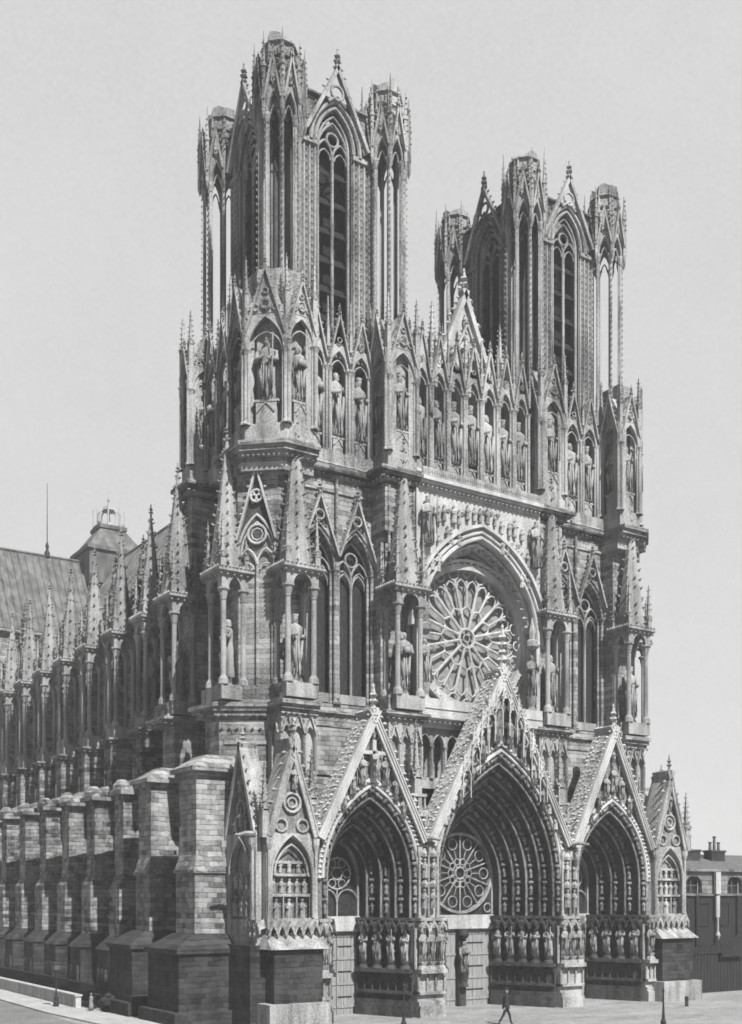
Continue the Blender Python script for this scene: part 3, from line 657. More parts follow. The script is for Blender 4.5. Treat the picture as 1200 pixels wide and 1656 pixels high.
for k in range(12):
    a = pi/12+k*pi/6; c, s = cos(a), sin(a)
    rw.tube([(.85*c,yR,RZc+.85*s),(5.1*c,yR,RZc+5.1*s)], .14)
    b = k*pi/6; rw.tube([(2.75*cos(b),yR,RZc+2.75*sin(b)),(5.0*cos(b),yR,RZc+5.0*sin(b))], .11)
    # inner petal head
    rw.tube([(2.05*cos(b-.255),yR,RZc+2.05*sin(b-.255)),(2.5*cos(b-.19),yR,RZc+2.5*sin(b-.19)),(2.78*cos(b),yR,RZc+2.78*sin(b)),(2.5*cos(b+.19),yR,RZc+2.5*sin(b+.19)),(2.05*cos(b+.255),yR,RZc+2.05*sin(b+.255))], .11)
    for q in (-1, 1):
        m_ = b+q*pi/24; e = .12
        rw.tube([(4.35*cos(m_-e),yR,RZc+4.35*sin(m_-e)),(4.85*cos(m_-e*.6),yR,RZc+4.85*sin(m_-e*.6)),(5.08*cos(m_),yR,RZc+5.08*sin(m_)),(4.85*cos(m_+e*.6),yR,RZc+4.85*sin(m_+e*.6)),(4.35*cos(m_+e),yR,RZc+4.35*sin(m_+e))], .09)
    rw.roll(circ(5.58*cos(a), RZc+5.58*sin(a), .52, 12), .09, yR, True)
    rw.roll(circ(5.68*cos(b), RZc+5.68*sin(b), .4, 10), .08, yR, True)
rw.pop(); rwo = rw.obj('rose_window', M_LIGHT, root, 'great round west window with radiating stone petals')
gl = MB(); gl.ext(circ(0, RZc, 6.6, 48), 3.4, 3.5); gl.obj('glass', M_ROSEGLASS, rwo)
# ---------------------------------------------------------------- plain zone between portals and the window stage (Z 8 .. 26)
for sx in (-1, 1):
    lo_ = MB(); lo_.push(MIR[sx])
    lo_.box(-18, -10, 2.9, 5, 15.9, 25.3); lo_.box(-18, -10, 4.3, 5, 8, 15.9); lo_.box(-18, -10, 2.75, 2.898, 20.4, 20.7)
    for z in (24.6,): lo_.box(-18, -10, 2.8, 2.898, z, z+.15)
    lo_.box(-21.2, -19.3, 7.4, 14.2, 0, 24)
    lo_.pop(); lwo = lo_.obj('lower_wall', M_WALL, root)
    for cx_, xa, xb in ((-19.25, -20.9, -17.6), (-8.6, -10.35, -6.85)):
        lo_ = MB(); lo_.push(MIR[sx])
        lo_.box(xa, xb, .9, 5, 7, 25.3)
        w = (xb-xa)/3
        lo_.box(xa, xb, .45, .898, 7, 20.2)
        for i in range(3):
            x = xa+(i+.5)*w
            wall_open(lo_, x-w/2, x+w/2, 20.2, 25.25, [(x, w/2-.13, 20.4, 23.2, .8)], .5, .898)
            gablet(lo_, x, w*.5, 23.4, 25.1, .3, .498, .11, 3, .09, 0)
            lo_.lathe(x-w/2, .45, [(.1,20.4),(.1,23.2)], 6)
        lo_.lathe(xb, .45, [(.1,20.4),(.1,23.2)], 6)
        # same on its flanks
        for k, xx in ((-90, xa), (90, xb)):
            lo_.push(T((xx, 0, 0)) @ RZ(k))
            for i in range(2):
                x = (-1 if k < 0 else 1)*(1.3+i*1.1); gablet(lo_, x, .5, 23.4, 25.1, -.2, -.03, .1, 3, .09, 0); lo_.lathe(x-.5, -.1, [(.09,20.4),(.09,23.4)], 6)
            lo_.pop()
        lo_.pop(); lo_.obj('buttress_face', M_CARVE, lwo)
    # chamfered corner and north-projecting buttress
    lo_ = MB(); lo_.push(MIR[sx])
    lo_.prism([(-17.5,.95),(-20.7,.95),(-20.7,2.6),(-24.3,4.9),(-24.3,7.6),(-17.5,7.6)], 0, 25.3)
    m, L = seg((-24.3,4.9),(-20.7,2.6)); lo_.push(m); lo_.box(.4, L-.3, -.12, -.003, 22.6, 23.0); lo_.pop()
    lo_.pop(); lo_.obj('chamfered_corner', M_WALL, lwo)
    # big stepped corner buttress
    def stepped(x0, x1, y0, y1, zt, thick=1.0):
        lo_ = MB(); lo_.push(MIR[sx])
        lo_.box(x0, x1+6, y0, y1, 11.8, zt-.7)
        lo_.box(x0-.22*thick, x1+6, y0-.18, y1+.18, 0, 11.9); lo_.frus(x0-.3*thick, x1+6, y0-.25, y1+.25, 12.2, x0, x1+6, y0, y1, 13.4); lo_.box(x0-.4*thick, x1+6, y0-.35, y1+.35, 11.9, 12.2)
        lo_.box(x0-.6, x1+.6, y0-.6, y1+.6, zt-.35, zt); lo_.box(x0-.3, x1+.3, y0-.3, y1+.3, zt-.7, zt-.352)
        lo_.frus(x0-.55, x1+.4, y0-.55, y1+.55, zt+.002, x0+1.2, x1+.4, y0+.6, y1-.3, zt+1.1)
        lo_.pop(); return lo_.obj('stepped_buttress', M_WALL, root)
    SB = []
    SB.append(stepped(-26.9, -22.2, 3.7, 7.1, 20.5))
    SB.append(stepped(-26.7, -22.4, 13.7, 16.6, 20.4))
    lo_ = MB(); lo_.push(MIR[sx])
    lo_.box(-24.3, -18, 14.0, 16.8, 0, 25.3); lo_.pop(); lo_.obj('upper_pier', M_WALL, SB[1])
    # plinths with sloping tops
    for q_, (x0, y0, x1, y1) in enumerate(((-29.2,1.9,-22.8,8.2), (-29.0,12.3,-20,17.9))):
        lo_ = MB(); lo_.push(MIR[sx])
        lo_.box(x0, x1, y0, y1, -.3, 5.5); lo_.box(x0-.25, x1+.1, y0-.25, y1+.25, 5.5, 5.85); lo_.frus(x0-.2, x1, y0-.2, y1+.2, 5.852, x0+1.7, x1, y0+1.2, y1-1.2, 7.0)
        lo_.box(x0-.6, x1, y0-.6, y1+.6, -.3, .9)
        lo_.pop(); lo_.obj('plinth', M_DARKWALL, SB[q_])
lo_ = MB(); lo_.box(-7, 7, 2.6, 4.4, 19.3, 25.3); lo_.box(-7, 7, 4.4, 4.8, 8, 19.3)
n = 9; w = 13.6/n
for i in range(n):
    x = -6.8+(i+.5)*w; wall_open(lo_, x-w/2, x+w/2, 20.3, 25.2, [(x, w/2-.16, 20.6, 23.4, 1.0)], 1.2, 1.6)
    lo_.roll(at(parch(w/2-.1, 1.1), x, 23.4), .08, 1.15); colon(lo_, x-w/2, 1.1, 20.5, 23.4, .12)
lo_.box(-7, 7, 1.0, 2.6, 19.6, 20.3); 
lo_.obj('arcade', M_CARVE, root, 'small open arcade below the rose window')

# ---------------------------------------------------------------- portals
M_VOUSS = stone('voussoir_carving', .02, .22, 0, .6, .04, 3.5)  # darkened carving; shade among the recessed figures put into the colour
def wainscot(mb, p0, p1, n, zt=8.2):
    """statue band on a jamb or pier front: plinth, blind arcade, ledge, canopy row; returns statue spots"""
    m, L = seg(p0, p1); mb.push(m)
    mb.box(0, L, -.55, .6, -.3, .75); mb.box(0, L, -.4, .6, .752, 1.15); mb.box(0, L, -.18, .6, 1.15, 3.55)
    mb.box(0, L, -.5, .6, 1.7, 1.95)
    k = max(2, int(L/.75))
    for i in range(k+1):
        x = i*L/k; mb.lathe(x, -.3, [(.09,1.95),(.09,3.2)], 6)
        if i < k:
            q = at(parch(L/k*.42, .42, 4), x+L/k/2, 3.0); mb.roll(q, .06, -.32, n=5)
    mb.box(0, L, -.75, .6, 3.5, 3.85)
    mb.box(0, L, .35, .8, 3.85, zt); sp = []
    for i in range(n):
        x = (i+.5)*L/n
        mb.lathe(x, -.28, [(.5,3.85),(.42,4.1),(.3,4.15),(.42,4.45),(.42,4.5)], 8)
        mb.lathe(x-L/n/2, .1, [(.13,3.85),(.13,zt-.9)], 6)
        mb.lathe(x, -.25, [(.1,zt-1.1),(.42,zt-.85),(.46,zt-.5),(.3,zt-.3),(.3,zt-.1)], 8)
        sp.append((m, x, -.28, 4.5))
    mb.lathe(L, .1, [(.13,3.85),(.13,zt-.9)], 6)
    mb.box(0, L, -.62, .6, zt-.25, zt)
    mb.pop()
    teeth(mb, p0, p1, zt-1.05, max(2, int(L/.72)), .55, .72)
    return sp
def portal(cx, ao, aw_, ai, y0, y1, zs, kr, hg, zgb, zgt, no, nst, lab, labg, central=False):
    pm = MB(); spots = []
    spots += wainscot(pm, (cx-aw_, y0), (cx-ai, y1), nst); spots += wainscot(pm, (cx+ai, y1), (cx+aw_, y0), nst)
    A = [ao+(ai-ao)*k/no for k in range(no+1)]; Y = [y0+.3+(y1-y0-.3)*k/no for k in range(no+1)]
    paths = [legs(at(parch(a, a*kr, 10), cx, zs), 8.2) for a in A]
    for k in range(no):
        P, Q = paths[k], paths[k+1]; n = len(P)
        pm.add([(x,Y[k],z) for x,z in P]+[(x,Y[k],z) for x,z in Q]+[(x,Y[k+1]+.02,z) for x,z in Q], [(i,i+1,n+i+1,n+i) for i in range(n-1)]+[(n+i,n+i+1,2*n+i+1,2*n+i) for i in range(n-1)])
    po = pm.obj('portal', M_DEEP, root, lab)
    for m, x, y, z in spots: world_statue(po, m, x, y, z, 2.75, random.choice((0,1,2,4,2,1)))
    for k in range(no):
        am = MB(); P = paths[k+1]; am.roll(P, .1, Y[k]+.02, n=6); am.roll(P, .06, (Y[k]+Y[k+1])/2-.1, n=5, off=.12)
        # voussoir figures under canopies
        a = (A[k]+A[k+1])/2+.05; C = legs(at(parch(a, a*kr, 16), cx, zs), 8.3)
        # resample
        d = [0]
        for i in range(1, len(C)): d.append(d[-1]+math.dist(C[i-1], C[i]))
        stp = 1.5; cnt = int(d[-1]/2/stp)
        for side in (0, 1):
            for j in range(cnt):
                tgt = (j+.12)*d[-1]/2/cnt; tgt = tgt if side == 0 else d[-1]-tgt
                i = max(q for q in range(len(d)) if d[q] <= tgt); i = min(i, len(C)-2)
                f = (tgt-d[i])/max(1e-6, d[i+1]-d[i]); x = C[i][0]+(C[i+1][0]-C[i][0])*f; z = C[i][1]+(C[i+1][1]-C[i][1])*f
                dx, dz = C[i+1][0]-C[i][0], C[i+1][1]-C[i][1]
                if side: dx, dz = -dx, -dz
                ang = math.atan2(dx, dz)
                am.push(T((x, Y[k]-.12, z)) @ Matrix.Rotation(ang, 4, 'Y'))
                small_figure(am, 0, -.1, .12, 1.02); am.lathe(0, -.05, [(.1,1.14),(.3,1.2),(.32,1.34),(.18,1.42),(.28,1.5)], 7)
                am.pop()
        am.obj('archivolt', M_VOUSS, po)
    # tympanum
    ty = MB(); Pt = at(parch(ai, ai*kr, 10), cx, zs)
    ty.band(legs(Pt, 8.2), -.0, -.22, y1-.1, y1+.3) ; ty.box(cx-ai-.02, cx+ai+.02, y1-.15, y1+.7, 6.9, 8.25)
    if central:
        r = ai-.25; cz = 12.2; ty.band(circ(cx, cz, r, 40), -.2, .05, y1-.05, y1+.35, True); ty.roll(circ(cx, cz, .55, 12), .1, y1+.1, True)
        for k in range(10):
            a = pi/2+k*pi/5; ty.tube([(cx+.55*cos(a),y1+.1,cz+.55*sin(a)),(cx+r*cos(a),y1+.1,cz+r*sin(a))], .075)
            b = a+pi/10; ty.roll(circ(cx+1.1*cos(b), cz+1.1*sin(b), .3, 8), .06, y1+.1, True); ty.roll(circ(cx+r*.78*cos(b), cz+r*.78*sin(b), .52, 10), .06, y1+.1, True)
            ty.tube([(cx+1.4*cos(b),y1+.1,cz+1.4*sin(b)),(cx+r*.6*cos(b),y1+.1,cz+r*.6*sin(b))], .05)
        for q in (-1, 1): ty.roll(circ(cx+q*(r-.3), cz-r+.35, .42, 10), .07, y1+.1, True); ty.roll(circ(cx+q*(r-.5), cz+r+.1, .4, 10), .07, y1+.1, True)
    else:
        ty.roll(circ(cx, 12.0, ai*.62, 16), .09, y1+.1, True); ty.roll(circ(cx, 12.0, ai*.25, 8), .06, y1+.1, True)
        for k in range(6):
            a = k*pi/3; ty.roll(circ(cx+ai*.45*cos(a), 12+ai*.45*sin(a), ai*.17, 8), .05, y1+.1, True)
        ty.tube([(cx,y1+.1,8.2),(cx,y1+.1,12-ai*.6)], .08)
        for q in (-1, 1): ty.roll(at(parch(ai*.46, 1.0), cx+q*ai*.48, 9.6), .07, y1+.1)
    to = ty.obj('tympanum', M_CARVE if not central else M_CARVE, po)
    g = MB(); g.ext([(cx-ai-.1,8.2)]+at(parch(ai+.1, (ai+.1)*kr, 10), cx, zs)+[(cx+ai+.1,8.2)], y1+.32, y1+.45); g.obj('glass', M_GLASS, to)
    l = MB(); l.box(cx-ai-.3, cx+ai+.3, y1-.25, y1-.152, 7.0, 8.3); l.obj('lintel', M_LIGHT, po)
    # doors
    for q in ((-1, 1)):
        dd = MB(); x0, x1 = (cx-ai, cx-.45) if q < 0 else (cx+.45, cx+ai)
        if not central: x0, x1 = (cx-ai, cx-.02) if q < 0 else (cx+.02, cx+ai)
        nb = 6
        for i in range(nb): dd.box(x0+(x1-x0)*i/nb+.012, x0+(x1-x0)*(i+1)/nb-.012, y1+.2+.01*(i % 2), y1+.35, -.25, 6.9)
        do = dd.obj('door', M_DOOR, po)
        for z in (1.2, 3.4, 5.6): hh = MB(); hh.box(x0+.1, x0+(x1-x0)*.7, y1+.16, y1+.198, z, z+.12); hh.obj('hinge', M_IRON, do)
        for z in (.3, 2.3, 4.5, 6.5): hh = MB(); hh.box(x0+.04, x1-.04, y1+.13, y1+.199, z, z+.2); hh.obj('rail', M_DOOR, do)
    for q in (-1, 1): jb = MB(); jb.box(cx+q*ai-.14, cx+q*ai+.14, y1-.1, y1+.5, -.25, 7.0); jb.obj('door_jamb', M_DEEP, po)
    if central:
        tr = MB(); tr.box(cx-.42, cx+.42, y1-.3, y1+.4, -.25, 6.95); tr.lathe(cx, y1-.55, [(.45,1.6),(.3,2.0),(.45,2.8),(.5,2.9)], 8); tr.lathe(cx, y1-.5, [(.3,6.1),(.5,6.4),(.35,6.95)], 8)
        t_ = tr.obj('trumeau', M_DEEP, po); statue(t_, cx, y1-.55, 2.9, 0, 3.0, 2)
    # gable wall, rakes, sculpture
    gw = MB(); gf = MB(); a = ao+.02; p = at(parch(a, a*kr, 12), cx, zs); yf = y0
    for q in (-1, 1):
        arc = [(x if q < 0 else 2*cx-x, z) for x, z in p[:len(p)//2+1]]
        gf.ext([(cx+q*hg, 8.2), (cx+q*hg, zgb), (cx, zgt-.3)]+arc[::-1]+[(cx+q*a, 8.2)], yf, yf+.9)
    gw.band([(cx-hg,zgb),(cx,zgt)], -.55, 0, yf-.55, yf+1.9); gw.band([(cx,zgt),(cx+hg,zgb)], -.55, 0, yf-.55, yf+1.9)
    for off, rr in ((-.62,.11),(-.32,.1),(-.08,.09)):
        for L_ in ([(cx-hg,zgb),(cx,zgt)], [(cx,zgt),(cx+hg,zgb)]): gw.roll(L_, rr, yf-.58, off=off)
    d = math.hypot(hg, zgt-zgb); nc = int(d/.62)
    for q in (-1, 1):
        for yy in (yf-.45,):
            crock(gw, (cx+q*hg, yy, zgb), (cx, yy, zgt), nc, .2, (q*1.5*(zgt-zgb)/d, 0, hg/d))
        for k in range(int(d/.4)):                   # beading under the rake
            t = (k+.5)/int(d/.4); gw.octa(cx+q*(hg*(1-t)-.62*(zgt-zgb)/d), yf-.3, zgb+(zgt-zgb)*t-.75*hg/d-.2, .12, .12)
    gw.roll(p, .16, yf-.1); gw.roll(at(parch(a+.35, (a+.35)*kr, 12), cx, zs), .12, yf-.08)
    for i in range(len(p)*2-2):                      # leaf band round the arch
        j = i//2; f = .5*(i % 2); x = p[j][0]*(1-f)+p[min(j+1,len(p)-1)][0]*f; z = p[j][1]*(1-f)+p[min(j+1,len(p)-1)][1]*f
        gw.octa(cx+(x-cx)*1.06, yf-.15, zs+(z-zs)*1.05, .24, .26)
    for q in (-1, 1):                                # leaf diaper on the broad slope of the coping
        for k in range(int(d/.5)):
            t = (k+.5)/int(d/.5)
            for r_ in range(4):
                u = t+random.uniform(-.012, .012); s_ = random.uniform(.08, .17); gw.octa(cx+q*hg*(1-u)+q*.03, yf+.05+r_*.5+random.uniform(-.1, .1), zgb+(zgt-zgb)*u, s_, s_*1.2, s_*1.2)
    finial(gw, cx, yf-.3, zgt+.1, .75 if not central else 1.0)
    if central: gw.lathe(cx, yf-.3, [(.4,zgt-.6),(.26,zgt+1.2),(.18,zgt+1.7)], 8); finial(gw, cx, yf-.3, zgt+1.5, .95)
    go = gw.obj('gable', M_LIGHT, po, labg); gf.obj('gable_field', M_VOUSS, po)
    apex = zs+ao*kr
    return po, go, apex
def gable_group(go, cx, y, spec):
    for x, z, h, k in spec: statue(go, cx+x, y, z, random.uniform(-.3, .3), h, k)
pL, gL, apL = portal(-13.75, 4.75, 4.3, 2.2, -2, 3.4, 11.5, 1.62, 5.45, 14.8, 25.6, 4, 4, 'left portal with low pointed arch and crucifixion gable', 'left gable carved with a crucifixion group')
pC, gC, apC = portal(0, 7.25, 6.7, 3.85, -2, 3.8, 11.2, 1.63, 8.25, 14.9, 30.4, 5, 5, 'wide middle portal with round tympanum window', 'tall middle gable crowded with canopied figures', True)
pR, gR, apR = portal(13.75, 4.75, 4.3, 2.2, -2, 3.4, 11.5, 1.62, 5.45, 14.8, 26.5, 4, 4, 'right portal with low pointed arch', 'right gable with seated figures')
gable_group(gL, -13.75, -2.35, [(-2.1,18.3,1.9,1),(-1.15,19.2,2.4,2),(1.15,19.2,2.4,4),(2.2,18.0,2.0,0),(-2.9,17.0,1.5,5),(2.95,16.6,1.6,3)])
cx_ = MB(); cx_.box(-13.95,-13.6,-2.5,-2.1,19.4,22.9); cx_.box(-14.9,-12.6,-2.5,-2.12,21.7,22.0); cx_.obj('cross', M_LIGHT, gL); statue(gL, -13.75, -2.75, 19.8, 0, 2.3, 1); statue(gL, -13.75, -2.3, 22.8, 0, 1.1, 0)
gable_group(gR, 13.75, -2.35, [(-2.0,18.2,1.8,1),(-1.0,19.4,2.2,0),(0,20.0,2.5,3),(1.0,19.3,2.2,2),(2.1,18.0,1.8,4),(-2.9,16.9,1.4,2),(0,22.8,1.2,5)])
gable_group(gC, 0, -2.4, [(-.8,23.6,2.3,0),(.8,23.6,2.3,3),(-2.3,22.0,2.1,1),(2.3,22.0,2.1,4),(-3.6,20.2,2.0,2),(3.6,20.2,2.0,5),(-4.8,18.0,2.0,4),(4.8,18.0,2.0,1),(-1.7,24.0,1.4,4),(1.7,24.0,1.4,4)])
cn = MB()                                            # canopies over the middle group
for x, z in ((-.8,26.3),(.8,26.3),(0,27.3),(-1.7,25.7),(1.7,25.7),(-2.4,24.5),(2.4,24.5),(-3.4,22.7),(3.4,22.7),(-4.4,20.6),(4.4,20.6)):
    cn.push(T((x, -2.6, z))); gablet(cn, 0, .42, 0, 1.0, -.3, -.2, .08, 3, .09, 0); spire(cn, 0, .05, .3, 2.1, .36, 6, 4, .09, .16); cn.lathe(-.42, -.25, [(.06,-2.0),(.06,.1)], 5); cn.lathe(.42, -.25, [(.06,-2.0),(.06,.1)], 5); cn.pop()
for x, z in ((-5.6,17.6),(5.6,17.6),(-6.3,16.2),(6.3,16.2)): small_figure(cn, x, -2.3, z, 1.4)
cn.obj('canopy', M_LIGHT, gC)

# piers between the portals and the outer blind portals
def gargoyle(mb, x, y, z, L=1.7):
    mb.tube([(x,y,z),(x-.15,y-L*.5,z+.05),(x-.2,y-L,z-.15)], [.22,.18,.12], 6); mb.octa(x-.2, y-L, z-.12, .2, .16)
for sx in (-1, 1):
    pm = MB(); pm.push(MIR[sx])
    pm.box(-9.0, -7.3, -1.8, 2.6, -.2, 14.7); pm.box(-9.4, -6.75, -1.8, 2.6, -.2, 8.2)
    pm.frus(-9.4, -6.75, -1.0, 2.7, 14.7, -9.4, -6.75, 1.4, 2.7, 19.8)
    sp = []
    # work in plain coordinates so that the canopies face out on both sides
    pm.pop()
    x0, x1 = sorted((sx*9.45, sx*6.7)); sp += wainscot(pm, (x0, -2.35), (x1, -2.35), 3)
    pm.push(MIR[sx])
    pm.box(-9.2, -7.2, -2.1, -1.802, 8.2, 14.4)
    for x in (-9.1, -8.15, -7.2): pm.lathe(x, -2.3, [(.16,8.2),(.12,8.8),(.11,13.3),(.26,13.8),(.26,14.2)], 7)
    for z in (9.0, 11.6): small_figure(pm, -8.6, -2.4, z, 1.7); small_figure(pm, -7.7, -2.4, z, 1.7); pm.lathe(-8.6, -2.35, [(.3,z+1.8),(.36,z+2.1),(.1,z+2.5)], 6); pm.lathe(-7.7, -2.35, [(.3,z+1.8),(.36,z+2.1),(.1,z+2.5)], 6)
    gargoyle(pm, -8.3, -2.3, 14.9, 2.0)
    # small pavilion and slender pinnacle standing in the valley between the gables
    for ax in (-8.85, -7.75):
        for ay in (-1.2, -.1): pm.lathe(ax, ay, [(.1,14.8),(.1,18.6)], 6)
    pm.box(-9.0, -7.6, -1.35, .05, 18.6, 18.85); pinnacle(pm, -8.3, -.65, 18.85, 20.3, 24.6, .75, .14, 8)
    pm.pop()
    o = pm.obj('portal_pier', M_CARVE, root)
    for m, x, y, z in sp: world_statue(o, m, x, y, z, 2.75)
    pm = MB(); x0, x1 = sorted((sx*19.2, sx*18.05)); sp = wainscot(pm, (x0, -2.2), (x1, -2.2), 1)
    pm.push(MIR[sx]); pm.box(-19.3, -18.55, -1.6, 2.6, -.2, 15.0); pm.box(-19.3, -18.05, -1.6, 2.6, -.2, 8.2)
    for ax in (-19.2, -18.6): pm.lathe(ax, -1.2, [(.1,14.8),(.1,17.6)], 6)
    pinnacle(pm, -18.8, -.8, 14.6, 18.0, 21.6, .7, .14, 7); pm.pop(); o3 = pm.obj('outer_pier', M_CARVE, root)
    for m, x, y, z in sp: world_statue(o3, m, x, y, z, 2.75)
    statue(o, sx*8.1, -1.7, 15.2, 0, 2.6); 
    # outer blind portal, its own side gable to the north (or south)
    bp = MB(); bp.push(MIR[sx]); cx = -21.45
    bp.box(-23.7, -19.2, -1.6, 4.2, -.2, 14.6)
    wall_open(bp, -23.7, -19.2, 8.2, 18.0 if False else 15.0, [(cx, 1.85, 8.3, 11.6, 3.1)], -2.3, -1.6)
    bf_ = MB(); bf_.push(MIR[sx]); bf_.ext([(-23.8,15.0),(-19.1,15.0),(cx,21.9)], -2.2, -1.7); bf_.ext([(cx-1.85,8.3),(cx+1.85,8.3),(cx+1.85,11.6),(cx,14.7),(cx-1.85,11.6)], -1.66, -1.61)
    bp.band([(-23.85,14.8),(cx,22.6)], -.42, 0, -2.6, -.4); bp.band([(cx,22.6),(-19.05,14.8)], -.42, 0, -2.6, -.4)
    for L_ in ([(-23.85,14.8),(cx,22.6)], [(cx,22.6),(-19.05,14.8)]): bp.roll(L_, .09, -2.62, off=-.5); bp.roll(L_, .09, -2.62, off=-.1)
    for q in (-1, 1): crock(bp, (cx+q*2.4, -2.4, 14.8), (cx, -2.4, 22.6), 8, .26, (q*.96, 0, .3))
    finial(bp, cx, -2.3, 22.8, .55)
    bp.roll(circ(cx, 17.4, .75, 14), .12, -2.35, True); bp.roll(circ(cx, 17.4, .4, 8), .08, -2.35, True)
    bp.roll(circ(cx-.95, 15.6, .5, 12), .1, -2.35, True); bp.roll(circ(cx+.95, 15.6, .5, 12), .1, -2.35, True)
    bp.roll(legs(at(parch(1.9, 3.3), cx, 11.6), 8.3), .13, -2.4); bp.roll(at(parch(1.5, 2.4), cx, 11.7), .09, -2.2)
    for z in (11.6, 10.0): bp.box(cx-1.85, cx+1.85, -2.1, -1.602, z, z+.22)
    bp.box(cx-1.5, cx+1.5, -2.0, -1.602, 12.6, 12.8)
    for i in range(3):
        x = cx-1.2+i*1.2; small_figure(bp, x, -1.85, 8.3, 1.6); 
        bp.lathe(x+.6, -2.0, [(.07,8.3),(.07,10)], 5)
    for i in range(5): small_figure(bp, cx-1.4+i*.7, -1.85, 10.25, 1.25)
    for i in range(3): small_figure(bp, cx-.8+i*.8, -1.85, 11.9, 1.0)
    for x in (-23.55, -19.35): bp.lathe(x, -2.45, [(.2,8.2),(.14,8.7),(.13,13.6),(.3,14.1),(.32,14.6)], 7)
    # side gable
    bp.push(T((-23.75, 1.1, 0)) @ RZ(-90))
    bf_.push(T((-23.75, 1.1, 0)) @ RZ(-90)); bf_.ext([(-2.6,15.0),(2.6,15.0),(0,21.6)], -.3, .1); bf_.pop(); bf_.pop()
    wall_open(bp, -2.75, 2.75, 6.2, 15.0, [(0, 1.7, 8.2, 11.8, 2.8)], -.55, -.06)
    bp.band([(-2.8,14.8),(0,22.4)], -.35, 0, -.7, .9); bp.band([(0,22.4),(2.8,14.8)], -.35, 0, -.7, .9)
    for q in (-1, 1): crock(bp, (q*2.8, -.5, 14.8), (0, -.5, 22.4), 8, .24, (q*.94, 0, .35))
    finial(bp, 0, -.3, 22.4, .5); bp.roll(circ(0, 17.0, .7, 12), .11, -.4, True); bp.roll(at(parch(1.75, 2.9), 0, 11.8), .12, -.6)
    for i in range(3): small_figure(bp, -1+i, -.35, 8.4, 1.7); small_figure(bp, -1+i, -.35, 10.6, 1.4)
    for x, z, h in ((0,15.6,1.5),(-.9,15.2,1.2),(.9,15.2,1.2),(0,18.4,1.3)): small_figure(bp, x, -.45, z, h)
    for x in (-2.6, 2.6): bp.lathe(x, -.75, [(.2,8.2),(.14,8.7),(.13,13.6),(.3,14.1),(.32,14.6)], 7)
    gargoyle(bp, -2.75, -.6, 14.9, 1.5); gargoyle(bp, 2.75, -.6, 14.9, 1.5)
    bp.pop()
    pinnacle(bp, -23.9, -2.3, 14.6, 16.8, 20.2, .6, .13, 7)
    bp.pop()
    x0, x1 = sorted((sx*23.75, sx*19.2)); 
    bp.box(x0, x1, -2.6, -1.6, 7.6, 8.2); teeth(bp, (x0, -2.3), (x1, -2.3), 7.1, 6, .6, .6)
    bp.push(MIR[sx]); teeth(bp, (-23.75, 3.6), (-23.75, -2.3), 7.1, 8, .6, .6) if sx < 0 else teeth(bp, (-23.75, -2.3), (-23.75, 3.6), 7.1, 8, .6, -.6); bp.pop()
    o = bp.obj('blind_portal', M_CARVE, root, 'narrow blind portal with reliefs and steep gable at the left corner' if sx < 0 else 'narrow blind portal with steep gable at the right corner')
    bf_.obj('gable_field', M_VOUSS, o)
    statue(o, sx*21.3, -2.5, 18.4, 0, 1.9)
    e = MB(); e.push(MIR[sx]); e.box(-23.6, -19.3, -3.4, -1.55, 1.7, 5.9); e.box(-24.9, -19.2, -1.9, 3.4, -.3, 6.2); e.pop(); eo = e.obj('corner_block', M_DARKWALL, o)
    e = MB(); e.push(MIR[sx]); e.frus(-24.1, -18.9, -3.8, -1.5, 5.902, -23.7, -19.1, -2.2, -1.5, 7.1); e.pop(); e.obj('coping', M_CARVE, o); e = MB(); e.push(MIR[sx]); e.box(-24.3, -18.9, -4.0, -1.5, -.3, 1.697); e.pop(); e.obj('block_base', M_CARVE, o)

# ---------------------------------------------------------------- north and south flanks: nave wall, buttresses, flying arches, roofs
YP = [22.6+7.95*k for k in range(8)]
def nave_buttress():
    mb = MB()                                       # built for y = 0, north side
    mb.box(-26.3, -20, -1.15, 1.15, 11.5, 19.6); mb.box(-26.8, -20, -1.35, 1.35, 5.5, 11.2); mb.frus(-26.8, -20, -1.35, 1.35, 11.2, -26.3, -20, -1.15, 1.15, 12.0)
    mb.box(-26.8, -21, -1.8, 1.8, 19.6, 20.0); mb.frus(-26.7, -21, -1.7, 1.7, 20.0, -24.8, -21, -1.1, 1.1, 21.2)
    mb.lathe(-26.0, 0, [(.9,20.0),(.95,20.5),(.4,21.1)], 8)
    mb.box(-24.4, -20, -1.0, 1.0, 20, 25.4); mb.lathe(-24.4, -.9, [(.18,21),(.18,25.4)], 6); mb.lathe(-24.4, .9, [(.18,21),(.18,25.4)], 6)
    cap_ring(mb, -24.5, -20.5, -1.1, 1.1, 26.0, .6, .45)
    mb.box(-21.9, -19.6, -1.0, 1.0, 26, 41)
    for y in (-.75, -.25, .25, .75): mb.lathe(-21.95, y, [(.14,26),(.14,36)], 6)
    cap_ring(mb, -21.8, -19.7, -.95, .95, 37.5, .5, .35)
    spire(mb, -20.7, 0, 41, 46.5, 1.05, 8, 8, .17, .4)
    for ax in (-21.6, -19.9):
        for ay in (-.8, .8): pinnacle(mb, ax, ay, 37.5, 39, 43, .5, .12, 5)
    return mb.mesh('nave_buttress', stone('dark_coursed_limestone', .01, .26, .42))  # buttress stone darker than the main coursed limestone
def nave_plinth():
    mb = MB(); mb.box(-27.9, -20, -1.6, 1.6, .8, 5.0); mb.frus(-28.1, -20, -1.8, 1.8, 5.0, -26.8, -20, -1.36, 1.36, 6.3); mb.box(-28.4, -20, -2.0, 2.0, -.3, .8)
    for i in range(3): mb.box(-28.15, -27.88, -1.2+i*.9, -.7+i*.9, 1.6, 3.2)
    return mb.mesh('plinth', M_DARKWALL)
